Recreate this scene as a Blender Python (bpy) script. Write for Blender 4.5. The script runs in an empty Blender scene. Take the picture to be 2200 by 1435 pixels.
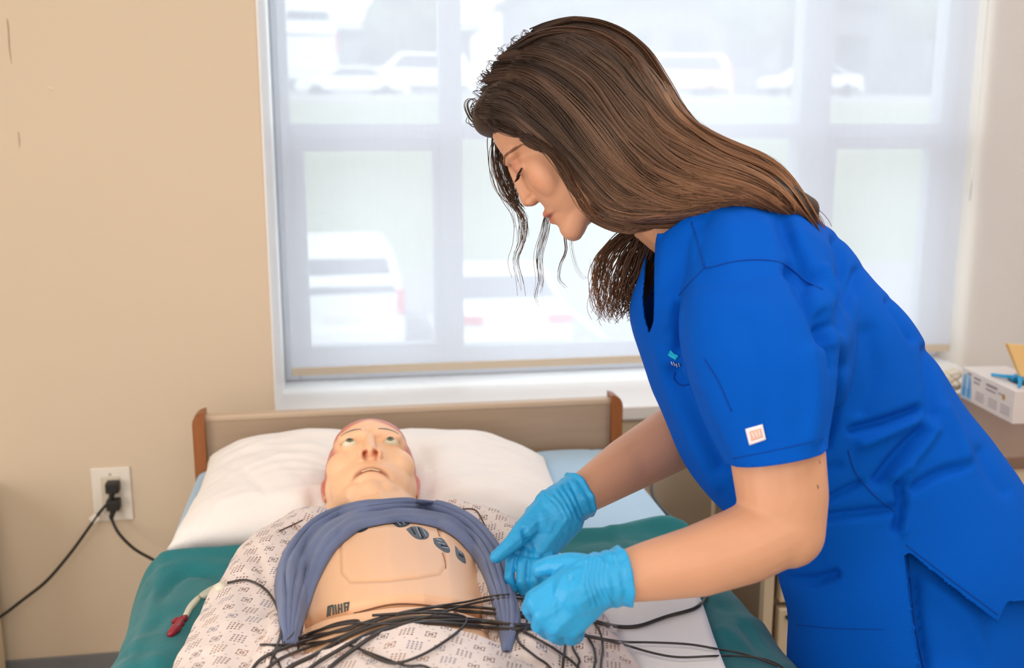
import bpy, bmesh, math, random
import numpy as np
from mathutils import Vector, Matrix, noise, Quaternion
from mathutils.bvhtree import BVHTree

random.seed(7)
RNG = np.random.default_rng(11)
SC = bpy.context.scene
COL = SC.collection

# ------------------------------------------------------------------ camera
FPX = 2213.0
YAW, PITCH, CH = math.radians(9.3), math.radians(11.52), 1.45
CAM = Vector((0, 0, CH))
FW = Vector((math.sin(YAW) * math.cos(PITCH), math.cos(YAW) * math.cos(PITCH), -math.sin(PITCH)))
RT = Vector((math.cos(YAW), -math.sin(YAW), 0))
UP = RT.cross(FW)
cam_d = bpy.data.cameras.new('camera')
cam = bpy.data.objects.new('camera', cam_d)
COL.objects.link(cam)
cam.matrix_world = Matrix.Translation(CAM) @ Matrix((RT, UP, -FW)).transposed().to_4x4()
cam_d.sensor_width = 36.0
cam_d.lens = FPX / 2200 * 36.0
cam_d.clip_start = 0.05
cam_d.clip_end = 500
cam_d.dof.use_dof = True
cam_d.dof.focus_distance = 1.42
cam_d.dof.aperture_fstop = 4.0
SC.camera = cam

# ------------------------------------------------------------------ exposure, sky, sun, room lights
SC.view_settings.view_transform = 'Standard'
SC.view_settings.look = 'None'
SC.view_settings.gamma = 1.0
SC.view_settings.use_curve_mapping = False
SC.view_settings.exposure = 0.0
SC.cycles.max_bounces = 10
SC.cycles.transparent_max_bounces = 16
SC.cycles.use_denoising = True
SC.cycles.sample_clamp_indirect = 8.0

world = bpy.data.worlds.new('sky')
SC.world = world
world.use_nodes = True
wn = world.node_tree.nodes
wn['Background'].inputs[0].default_value = (0.84, 0.91, 1.0, 1)
wn['Background'].inputs[1].default_value = 4.7

def light(name, kind, loc, rot, energy, color, size=None, size_y=None, angle=None):
    d = bpy.data.lights.new(name, kind)
    d.energy = energy
    d.color = color
    if kind == 'AREA':
        d.shape = 'RECTANGLE'
        d.size = size
        d.size_y = size_y
    if angle is not None:
        d.angle = angle
    o = bpy.data.objects.new(name, d)
    COL.objects.link(o)
    o.location = loc
    o.rotation_euler = rot
    return o

light('sun', 'SUN', (0, -5, 20), (math.radians(42), 0, math.radians(-25)), 4.0, (1.0, 0.96, 0.9), angle=math.radians(1.5))
WARM = (1.0, 0.885, 0.74)
for (lx, ly, e) in ((-1.0, 0.95, 7), (1.2, 1.05, 17), (-1.0, -1.2, 13), (0.75, -1.2, 15)):
    light('ceiling_lamp', 'AREA', (lx, ly, 2.70), (0, 0, 0), e, (1.0, 0.97, 0.95), 0.58, 1.16)
# unseen area fill added behind the camera; the south wall has no window
light('south_fill_light', 'AREA', (-0.1, -2.45, 1.55), (math.radians(90), 0, 0), 27, (1.0, 0.97, 0.96), 2.6, 1.5)
light('west_fill_light', 'AREA', (-2.2, -0.2, 1.15), (math.radians(90), 0, math.radians(-90)), 45, (1.0, 0.97, 0.97), 2.2, 1.5)  # second added fill, low at the windowless west wall, brightens the lowered face

# ------------------------------------------------------------------ helpers
def P(px, py, d):
    return CAM + (FW + RT * ((px - 1100) / FPX) + UP * ((717.5 - py) / FPX)) * d
def ray(px, py):
    return (FW + RT * ((px - 1100) / FPX) + UP * ((717.5 - py) / FPX))
def PZ(px, py, z):
    r = ray(px, py); return CAM + r * ((z - CH) / r.z)
def PY(px, py, y):
    r = ray(px, py); return CAM + r * (y / r.y)
def PX(px, py, x):
    r = ray(px, py); return CAM + r * (x / r.x)
nFW, nRT, nUP, nCAM = (np.array(v) for v in (FW, RT, UP, CAM))
def project(co):
    q = co - nCAM
    d = q @ nFW
    return 1100 + FPX * (q @ nRT) / d, 717.5 - FPX * (q @ nUP) / d, d

def mesh_pd(name, verts, faces, smooth=True):
    me = bpy.data.meshes.new(name)
    me.from_pydata([tuple(v) for v in verts], [], faces)
    me.update()
    if smooth:
        me.polygons.foreach_set('use_smooth', [True] * len(me.polygons))
    return me
def bm_mesh(name, bm, smooth=False):
    me = bpy.data.meshes.new(name)
    bm.to_mesh(me); bm.free()
    if smooth:
        me.polygons.foreach_set('use_smooth', [True] * len(me.polygons))
    return me
def absloc(o):
    v = Vector(o.location)
    return v
def obj(name, me, mat=None, parent=None):
    o = bpy.data.objects.new(name, me)
    COL.objects.link(o)
    if mat is not None:
        me.materials.clear(); me.materials.append(mat)
    if parent is not None:
        o.parent = parent
        if parent.type == 'EMPTY':
            o.matrix_parent_inverse = Matrix.Translation(-Vector(parent.location))
    return o
def tag(o, label, cat=None, group=None, kind=None):
    o['label'] = label
    if cat: o['category'] = cat
    if group: o['group'] = group
    if kind: o['kind'] = kind
    return o
def thing(name, label, cat, loc=(0, 0, 0), group=None):
    o = bpy.data.objects.new(name, None)
    o.empty_display_size = 0.1
    COL.objects.link(o)
    o.location = loc
    return tag(o, label, cat, group)
def struct(name, me, mat, parent=None, label=None):
    o = obj(name, me, mat, parent)
    if parent is None:
        o['kind'] = 'structure'
    if label: o['label'] = label
    return o

def add_box(bm, lo, hi, bevel=0.0, seg=2, mat=None):
    b = bmesh.new()
    bmesh.ops.create_cube(b, size=1.0)
    lo, hi = Vector(lo), Vector(hi)
    for v in b.verts:
        v.co = Vector((lo[i] + (v.co[i] + 0.5) * (hi[i] - lo[i]) for i in range(3)))
    if bevel > 0:
        bmesh.ops.bevel(b, geom=list(b.edges), offset=bevel, segments=seg, affect='EDGES', profile=0.6)
    if mat is not None:
        b.transform(mat)
    t = bpy.data.meshes.new('t'); b.to_mesh(t); b.free()
    bm.from_mesh(t); bpy.data.meshes.remove(t)
def box(name, lo, hi, bevel=0.0, seg=2, mat=None):
    bm = bmesh.new(); add_box(bm, lo, hi, bevel, seg, mat)
    return bm_mesh(name, bm, False)
def add_cyl(bm, p0, p1, r0, r1=None, n=16):
    p0, p1 = Vector(p0), Vector(p1)
    r1 = r0 if r1 is None else r1
    d = p1 - p0
    m = Matrix.Translation((p0 + p1) / 2) @ d.to_track_quat('Z', 'Y').to_matrix().to_4x4()
    bmesh.ops.create_cone(bm, cap_ends=True, segments=n, radius1=r0, radius2=r1, depth=d.length, matrix=m)
def catmull(pts, n):
    pts = [np.array(p, float) for p in pts]
    P0 = [2 * pts[0] - pts[1]] + pts + [2 * pts[-1] - pts[-2]]
    out = []
    m = len(pts) - 1
    for i in range(n):
        t = i / (n - 1) * m
        k = min(int(t), m - 1); f = t - k
        a, b, c, d = P0[k], P0[k + 1], P0[k + 2], P0[k + 3]
        out.append(0.5 * ((2 * b) + (-a + c) * f + (2 * a - 5 * b + 4 * c - d) * f * f + (-a + 3 * b - 3 * c + d) * f ** 3))
    return out
def tubes(name, lines, radii, sides=6, cols=None, cap=True):
    """lines: list of (n,3) arrays; radii: list of float / (n,) arrays"""
    V, F, C = [], [], []
    base = 0
    for li, L in enumerate(lines):
        L = np.asarray(L, float); n = len(L)
        r = np.broadcast_to(np.asarray(radii[li], float), (n,))
        if cap and sides >= 5 and cols is None:
            # closed rounded ends
            L = np.concatenate([L[:1] + (L[:1] - L[1:2]) * .02, L, L[-1:] + (L[-1:] - L[-2:-1]) * .02]); r = np.concatenate([[1e-5], r, [1e-5]]); n += 2
        T = np.gradient(L, axis=0)
        T /= np.linalg.norm(T, axis=1)[:, None] + 1e-12
        ref = np.array([0.13, 0.21, 0.97])
        A = np.cross(T, ref); A /= np.linalg.norm(A, axis=1)[:, None] + 1e-12
        B = np.cross(T, A)
        ang = np.arange(sides) * 2 * math.pi / sides
        ring = (A[:, None, :] * np.cos(ang)[None, :, None] + B[:, None, :] * np.sin(ang)[None, :, None]) * r[:, None, None] + L[:, None, :]
        V.append(ring.reshape(-1, 3))
        if cols is not None:
            C.append(np.repeat(cols[li], sides, axis=0))
        i = np.arange(n - 1)[:, None] * sides; j = np.arange(sides)[None, :]
        jn = (j + 1) % sides
        q = np.stack([i + j, i + jn, i + sides + jn, i + sides + j], -1).reshape(-1, 4) + base
        F.append(q)
        base += n * sides
    V = np.concatenate(V); F = np.concatenate(F)
    me = bpy.data.meshes.new(name)
    me.vertices.add(len(V)); me.vertices.foreach_set('co', V.astype(np.float32).ravel())
    me.loops.add(len(F) * 4); me.loops.foreach_set('vertex_index', F.astype(np.int32).ravel())
    me.polygons.add(len(F)); me.polygons.foreach_set('loop_start', np.arange(len(F), dtype=np.int32) * 4)
    me.update(calc_edges=True)
    me.polygons.foreach_set('use_smooth', [True] * len(F))
    if cols is not None:
        set_col(me, np.concatenate(C))
    me.validate()
    return me
def set_col(me, c):
    a = me.color_attributes.new('Col', 'FLOAT_COLOR', 'POINT')
    full = np.ones((len(c), 4), np.float32); full[:, :3] = c
    a.data.foreach_set('color', full.ravel())
def cos(me):
    a = np.empty(len(me.vertices) * 3, np.float32); me.vertices.foreach_get('co', a); return a.reshape(-1, 3).astype(float)
def setcos(me, a):
    me.vertices.foreach_set('co', a.astype(np.float32).ravel()); me.update()
def normals(me):
    a = np.empty(len(me.vertices) * 3, np.float32); me.vertex_normals.foreach_get('vector', a); return a.reshape(-1, 3).astype(float)

def blob(name, build, voxel, smooth=4, fac=0.5):
    """union of closed solids -> one continuous voxel surface"""
    bm = bmesh.new(); build(bm)
    me = bm_mesh('t_' + name, bm)
    o = bpy.data.objects.new('tmp', me); COL.objects.link(o)
    m = o.modifiers.new('r', 'REMESH'); m.mode = 'VOXEL'; m.voxel_size = voxel; m.use_smooth_shade = True
    if smooth:
        s = o.modifiers.new('s', 'SMOOTH'); s.factor = fac; s.iterations = smooth
    bpy.context.view_layer.update()
    dg = bpy.context.evaluated_depsgraph_get()
    out = bpy.data.meshes.new_from_object(o.evaluated_get(dg), preserve_all_data_layers=False, depsgraph=dg)
    out.name = name
    bpy.data.objects.remove(o); bpy.data.meshes.remove(me)
    out.polygons.foreach_set('use_smooth', [True] * len(out.polygons))
    return out
def sub_mesh(bm, verts):
    vs = [bm.verts.new(v) for v in verts]
    r = bmesh.ops.convex_hull(bm, input=vs)
    dead = [g for g in r['geom_interior'] if isinstance(g, bmesh.types.BMVert)]
    if dead: bmesh.ops.delete(bm, geom=dead, context='VERTS')
_ico = bmesh.new(); bmesh.ops.create_icosphere(_ico, subdivisions=3, radius=1.0)
ICO = [v.co.copy() for v in _ico.verts]; _ico.free()
_ico = bmesh.new(); bmesh.ops.create_icosphere(_ico, subdivisions=2, radius=1.0)
ICO2 = [v.co.copy() for v in _ico.verts]; _ico.free()
def ell_pts(c, r, M=None, pts=None):
    c = Vector(c)
    if not hasattr(r, '__len__'): r = (r, r, r)
    out = [Vector((v.x * r[0], v.y * r[1], v.z * r[2])) + c for v in (pts or ICO)]
    if M is not None: out = [M @ v for v in out]
    return out
def merge_hull(bm, pts):
    b = bmesh.new(); sub_mesh(b, pts)
    bmesh.ops.recalc_face_normals(b, faces=b.faces)
    t = bpy.data.meshes.new('t'); b.to_mesh(t); b.free()
    bm.from_mesh(t); bpy.data.meshes.remove(t)
def ell(bm, c, r, M=None):
    merge_hull(bm, ell_pts(c, r, M))
def chain(bm, nodes, M=None, hi=False):
    pt_ = ICO if hi else ICO2
    for (c0, r0), (c1, r1) in zip(nodes, nodes[1:]):
        merge_hull(bm, ell_pts(c0, r0, M, pt_) + ell_pts(c1, r1, M, pt_))
def add_loft(bm, rings):
    """rings: list of lists of Vectors (same length), capped"""
    b = bmesh.new()
    R = [[b.verts.new(p) for p in r] for r in rings]
    n = len(R[0])
    for a, c in zip(R, R[1:]):
        for i in range(n):
            b.faces.new((a[i], a[(i + 1) % n], c[(i + 1) % n], c[i]))
    b.faces.new(list(reversed(R[0]))); b.faces.new(R[-1])
    bmesh.ops.recalc_face_normals(b, faces=b.faces)
    t = bpy.data.meshes.new('t'); b.to_mesh(t); b.free()
    bm.from_mesh(t); bpy.data.meshes.remove(t)
def sring(A, B, L, ha, n=40, e=0.85):
    """ring through A and B (world points) with lateral half vector L*ha"""
    c = (A + B) / 2; a = (B - A) / 2
    out = []
    for i in range(n):
        t = 2 * math.pi * i / n
        ct, st = math.cos(t), math.sin(t)
        out.append(c + a * (math.copysign(abs(ct) ** e, ct)) + L * (ha * math.copysign(abs(st) ** e, st)))
    return out
def resample_rings(keys, n):
    """keys: list of tuples of floats -> smooth interpolation"""
    return catmull(keys, n)
def seg_dist(px, py, poly):
    best = np.full(px.shape, 1e9); 
    for (x0, y0), (x1, y1) in zip(poly, poly[1:]):
        dx, dy = x1 - x0, y1 - y0
        t = np.clip(((px - x0) * dx + (py - y0) * dy) / (dx * dx + dy * dy + 1e-9), 0, 1)
        d = np.hypot(px - x0 - t * dx, py - y0 - t * dy)
        best = np.minimum(best, d)
    return best
def folds(me, fl, wr=0.0, wscale=8.0, stretch=(1, 1, 1), seed=0.0, flip=False):
    co = cos(me); no = normals(me) * (-1 if flip else 1)
    px, py, d = project(co)
    face = np.clip(-(no @ nFW) * 1.6, 0, 1)
    disp = np.zeros(len(co))
    for poly, w, amp in fl:
        sm = [tuple(p) for p in catmull(poly, max(8, 4 * len(poly)))] if len(poly) > 2 else poly
        q = seg_dist(px, py, sm)
        a = np.array(poly[0]); b = np.array(poly[-1])
        disp += amp * np.exp(-(q / w) ** 2) * face
    if wr:
        st = Vector(stretch)
        for i, c in enumerate(co):
            v = Vector((c[0] * st[0], c[1] * st[1], c[2] * st[2])) * wscale + Vector((seed, seed, seed))
            disp[i] += wr * (noise.noise(v) + 0.5 * noise.noise(v * 2.1) + (0.35 - abs(noise.noise(v * 1.3 + Vector((9, 3, 1))))) * 0.8)
    setcos(me, co + no * disp[:, None])
class Caster:
    def __init__(self, meshes):
        V, F = [], []; b = 0
        for me in meshes:
            V += [v.co.copy() for v in me.vertices]
            F += [tuple(i + b for i in p.vertices) for p in me.polygons]
            b += len(me.vertices)
        self.t = BVHTree.FromPolygons(V, F)
    def hit(self, px, py, default_d=None, lift=0.0, nlift=0.0):
        r = ray(px, py); u = r.normalized()
        loc, n, i, dist = self.t.ray_cast(CAM, u)
        if loc is None:
            if default_d is None: return None
            return CAM + r * default_d
        if n.dot(u) > 0: n = -n
        return loc - u * lift + n * nlift
def drape(caster, pts, n, lift=0.0, nlift=0.0, dd=None, smooth=2):
    L = catmull(pts, n)
    out = []; last = dd
    for p in L:
        h = caster.hit(p[0], p[1], None, lift, nlift)
        if h is None:
            h = P(p[0], p[1], last if last else 1.5)
        else:
            last = (h - CAM).dot(FW)
        out.append(np.array(h))
    out = np.array(out)
    for _ in range(smooth):
        out[1:-1] = out[1:-1] * 0.5 + (out[:-2] + out[2:]) * 0.25
    return out

# ------------------------------------------------------------------ materials
def lin(c):
    return tuple(((x / 255) / 12.92 if x / 255 <= 0.04045 else ((x / 255 + 0.055) / 1.055) ** 2.4) for x in c)
def mat(name, rgb, rough=0.5, spec=0.5, metal=0.0, bump=0.0, bscale=60.0, var=0.0, vscale=5.0, sss=0.0, sheen=0.0, stretch=(1, 1, 1), attr=False, srgb=True, detail=4.0):
    m = bpy.data.materials.new(name); m.use_nodes = True
    nt = m.node_tree; b = nt.nodes['Principled BSDF']
    c = lin(rgb) if srgb else rgb
    b.inputs['Base Color'].default_value = (*c, 1)
    b.inputs['Roughness'].default_value = rough
    b.inputs['Specular IOR Level'].default_value = spec
    b.inputs['Metallic'].default_value = metal
    tc = nt.nodes.new('ShaderNodeTexCoord'); mp = nt.nodes.new('ShaderNodeMapping')
    mp.inputs['Scale'].default_value = stretch
    nt.links.new(tc.outputs['Object'], mp.inputs[0])
    colsock = None
    if attr:
        a = nt.nodes.new('ShaderNodeVertexColor'); a.layer_name = 'Col'
        colsock = a.outputs['Color']
    if var > 0:
        n = nt.nodes.new('ShaderNodeTexNoise'); n.inputs['Scale'].default_value = vscale; n.inputs['Detail'].default_value = 5
        nt.links.new(mp.outputs[0], n.inputs['Vector'])
        mr = nt.nodes.new('ShaderNodeMapRange'); mr.inputs[1].default_value = 0.3; mr.inputs[2].default_value = 0.7
        mr.inputs[3].default_value = 1 - var; mr.inputs[4].default_value = 1 + var
        nt.links.new(n.outputs['Fac'], mr.inputs[0])
        mx = nt.nodes.new('ShaderNodeMix'); mx.data_type = 'RGBA'; mx.blend_type = 'MULTIPLY'; mx.inputs[0].default_value = 1
        if colsock: nt.links.new(colsock, mx.inputs[6])
        else: mx.inputs[6].default_value = (*c, 1)
        nt.links.new(mr.outputs[0], mx.inputs[7])
        colsock = mx.outputs[2]
    if colsock: nt.links.new(colsock, b.inputs['Base Color'])
    if bump > 0:
        n2 = nt.nodes.new('ShaderNodeTexNoise'); n2.inputs['Scale'].default_value = bscale; n2.inputs['Detail'].default_value = detail
        nt.links.new(mp.outputs[0], n2.inputs['Vector'])
        bp = nt.nodes.new('ShaderNodeBump'); bp.inputs['Strength'].default_value = bump; bp.inputs['Distance'].default_value = 0.002
        nt.links.new(n2.outputs['Fac'], bp.inputs['Height']); nt.links.new(bp.outputs[0], b.inputs['Normal'])
    if sss > 0:
        b.inputs['Subsurface Weight'].default_value = sss
        b.inputs['Subsurface Radius'].default_value = (0.012, 0.004, 0.002)
        b.inputs['Subsurface Scale'].default_value = 1.0
    if sheen > 0:
        b.inputs['Sheen Weight'].default_value = sheen
    return m

M_wall = mat('painted_wall', (214, 196, 172), 0.85, 0.25, bump=0.12, bscale=180, var=0.015, vscale=1.2)
M_wall_e = mat('painted_wall_east', (218, 206, 194), 0.85, 0.25, bump=0.12, bscale=180)
M_ceil = mat('ceiling_tile', (235, 233, 226), 0.9, 0.2, bump=0.3, bscale=300)
M_floor = mat('vinyl_floor', (170, 158, 140), 0.4, 0.5, var=0.06, vscale=30)
M_base = mat('rubber_baseboard', (120, 121, 124), 0.6, 0.4)
M_sill = mat('white_sill', (236, 232, 228), 0.35, 0.5, var=0.01, vscale=3)
M_frame = mat('window_frame_metal', (215, 217, 222), 0.5, 0.4)
M_trim = mat('beige_trim', (205, 186, 158), 0.6, 0.3)
M_white = mat('white_plastic', (232, 224, 212), 0.4, 0.5)
M_black = mat('black_rubber', (34, 32, 30), 0.5, 0.4)
M_cable = mat('cable_black', (54, 48, 45), 0.42, 0.5)
M_headb = mat('headboard_laminate', (170, 146, 122), 0.35, 0.5, var=0.05, vscale=6, stretch=(1, 1, 9))
M_hbtop = mat('headboard_edge', (196, 172, 146), 0.4, 0.5)
M_wood = mat('brown_bumper', (150, 88, 42), 0.4, 0.5, var=0.12, vscale=14, stretch=(6, 6, 1))
M_pillow = mat('white_pillowcase', (242, 236, 232), 0.85, 0.2, bump=0.25, bscale=70, var=0.012, vscale=9, sheen=0.1)
M_blue_sheet = mat('light_blue_sheet', (178, 208, 232), 0.85, 0.2, bump=0.2, bscale=80, sheen=0.1)
M_green = mat('teal_green_blanket', (34, 116, 122), 0.85, 0.2, bump=0.35, bscale=160, var=0.05, vscale=6, sheen=0.15)
M_draw = mat('white_draw_sheet', (250, 246, 243), 0.85, 0.2, bump=0.2, bscale=90)
M_skin = mat('skin', (230, 168, 126), 0.48, 0.35, attr=True, var=0.03, vscale=22, bump=0.08, bscale=300, sss=0.12)
M_manikin = mat('manikin_vinyl', (238, 190, 142), 0.38, 0.45, attr=True, var=0.02, vscale=6, sss=0.1)
M_scrub = mat('royal_blue_scrub', (0, 82, 184), 0.85, 0.08, bump=0.25, bscale=420, var=0.04, vscale=5, sheen=0.0)
M_seam = mat('scrub_seam', (0, 62, 150), 0.8, 0.2)
M_glove = mat('nitrile_glove', (34, 158, 214), 0.42, 0.45, bump=0.5, bscale=110, var=0.05, vscale=25, sss=0.05)
M_garment = mat('slate_blue_jersey', (112, 124, 158), 0.9, 0.15, bump=0.4, bscale=500, var=0.07, vscale=18, sheen=0.15)
M_patch = mat('electrode_grey', (92, 100, 110), 0.55, 0.4)
M_patchd = mat('electrode_mark', (44, 50, 58), 0.6, 0.3)
M_patchl = mat('electrode_light', (168, 180, 196), 0.6, 0.3)
M_groove = mat('panel_seam', (196, 140, 92), 0.7, 0.2)
M_eye = mat('eye_white', (222, 214, 186), 0.25, 0.6)
M_iris = mat('iris_green', (104, 104, 78), 0.3, 0.6)
M_pupil = mat('pupil_black', (52, 48, 38), 0.2, 0.6)
M_brow = mat('painted_eyebrow', (92, 94, 104), 0.6, 0.3)
M_lash = mat('dark_lash', (46, 30, 26), 0.7, 0.2)
M_red = mat('red_clamp', (150, 30, 48), 0.35, 0.5, var=0.25, vscale=90)
M_tube = mat('clear_tubing', (216, 210, 190), 0.3, 0.5)
M_cabtop = mat('brown_laminate_top', (126, 100, 84), 0.4, 0.5, var=0.04, vscale=9)
M_cab = mat('beige_cabinet_metal', (226, 206, 172), 0.5, 0.4)
M_cabd = mat('taupe_cabinet_panel', (150, 130, 108), 0.6, 0.3)
M_box = mat('glove_carton', (226, 218, 214), 0.6, 0.3)
M_print = mat('carton_grey_print', (150, 140, 146), 0.7, 0.2)
M_printb = mat('carton_blue_print', (92, 158, 214), 0.7, 0.2)
M_printlb = mat('carton_pale_blue', (168, 200, 226), 0.7, 0.2)
M_gold = mat('carton_gold_seal', (196, 146, 60), 0.6, 0.3)
M_yellow = mat('manila_paper', (240, 200, 136), 0.7, 0.2)
M_gauze = mat('crumpled_gauze', (216, 208, 190), 0.9, 0.1, bump=0.8, bscale=120)
M_hair = mat('brown_hair', (84, 58, 40), 0.5, 0.3, attr=True)
M_logo = mat('patch_white', (232, 230, 236), 0.7, 0.2)
M_logo2 = mat('patch_orange_print', (226, 180, 160), 0.7, 0.2)
M_teal = mat('teal_embroidery', (0, 168, 206), 0.6, 0.3)
M_chrome = mat('chrome', (210, 210, 212), 0.2, 0.5, metal=1.0)
M_shoe = mat('white_shoe', (228, 228, 230), 0.5, 0.4)
M_carw = mat('car_white_paint', (238, 240, 242), 0.3, 0.5)
M_carg = mat('car_grey_paint', (150, 156, 166), 0.3, 0.5)
M_cars = mat('car_silver_paint', (205, 205, 208), 0.3, 0.5)
M_carr = mat('car_peach_paint', (232, 170, 150), 0.3, 0.5)
M_glassd = mat('car_glass', (66, 74, 86), 0.15, 0.6)
M_tail = mat('tail_light_red', (215, 70, 80), 0.3, 0.5)
M_tyre = mat('tyre', (50, 50, 52), 0.8, 0.3)
M_asphalt = mat('asphalt', (160, 160, 160), 0.95, 0.2, var=0.08, vscale=1.5)
M_grass = mat('grass', (150, 158, 132), 0.95, 0.1, var=0.12, vscale=3)
M_line = mat('parking_line', (236, 236, 232), 0.9, 0.2)
M_leaf = mat('foliage', (112, 128, 104), 0.9, 0.1, var=0.25, vscale=3)
M_bark = mat('bark', (110, 98, 86), 0.9, 0.1)
M_bldg = mat('building_wall', (222, 220, 216), 0.9, 0.2)
M_bldg2 = mat('building_roof', (130, 132, 138), 0.9, 0.2)
M_concrete = mat('concrete', (190, 188, 184), 0.95, 0.2)

def glass_mat():
    m = bpy.data.materials.new('clear_glass'); m.use_nodes = True
    nt = m.node_tree; nt.nodes.clear()
    o = nt.nodes.new('ShaderNodeOutputMaterial'); t = nt.nodes.new('ShaderNodeBsdfTransparent')
    t.inputs[0].default_value = (0.93, 0.96, 0.96, 1)
    g = nt.nodes.new('ShaderNodeBsdfGlossy'); g.inputs['Roughness'].default_value = 0.02
    mx = nt.nodes.new('ShaderNodeMixShader'); mx.inputs[0].default_value = 0.05
    nt.links.new(t.outputs[0], mx.inputs[1]); nt.links.new(g.outputs[0], mx.inputs[2]); nt.links.new(mx.outputs[0], o.inputs[0])
    return m
M_glass = glass_mat()
def shade_mat():
    m = bpy.data.materials.new('solar_screen_fabric'); m.use_nodes = True
    nt = m.node_tree; nt.nodes.clear()
    o = nt.nodes.new('ShaderNodeOutputMaterial')
    tr = nt.nodes.new('ShaderNodeBsdfTransparent'); tr.inputs[0].default_value = (1, 1, 1, 1)
    tl = nt.nodes.new('ShaderNodeBsdfTranslucent'); tl.inputs[0].default_value = (0.56, 0.575, 0.62, 1)
    df = nt.nodes.new('ShaderNodeBsdfDiffuse'); df.inputs[0].default_value = (0.76, 0.79, 0.88, 1)
    m1 = nt.nodes.new('ShaderNodeMixShader'); m1.inputs[0].default_value = 0.45
    m2 = nt.nodes.new('ShaderNodeMixShader')
    tc = nt.nodes.new('ShaderNodeTexCoord'); mp = nt.nodes.new('ShaderNodeMapping'); mp.inputs['Scale'].default_value = (1, 1, 0.06)
    n = nt.nodes.new('ShaderNodeTexNoise'); n.inputs['Scale'].default_value = 160; n.inputs['Detail'].default_value = 2
    mr = nt.nodes.new('ShaderNodeMapRange'); mr.inputs[1].default_value = 0.3; mr.inputs[2].default_value = 0.7
    mr.inputs[3].default_value = 0.125; mr.inputs[4].default_value = 0.14
    nt.links.new(tc.outputs['Object'], mp.inputs[0]); nt.links.new(mp.outputs[0], n.inputs['Vector']); nt.links.new(n.outputs['Fac'], mr.inputs[0])
    nt.links.new(df.outputs[0], m1.inputs[1]); nt.links.new(tl.outputs[0], m1.inputs[2])
    nt.links.new(mr.outputs[0], m2.inputs[0])
    nt.links.new(m1.outputs[0], m2.inputs[1]); nt.links.new(tr.outputs[0], m2.inputs[2]); nt.links.new(m2.outputs[0], o.inputs[0])
    return m
M_shade = shade_mat()

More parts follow.
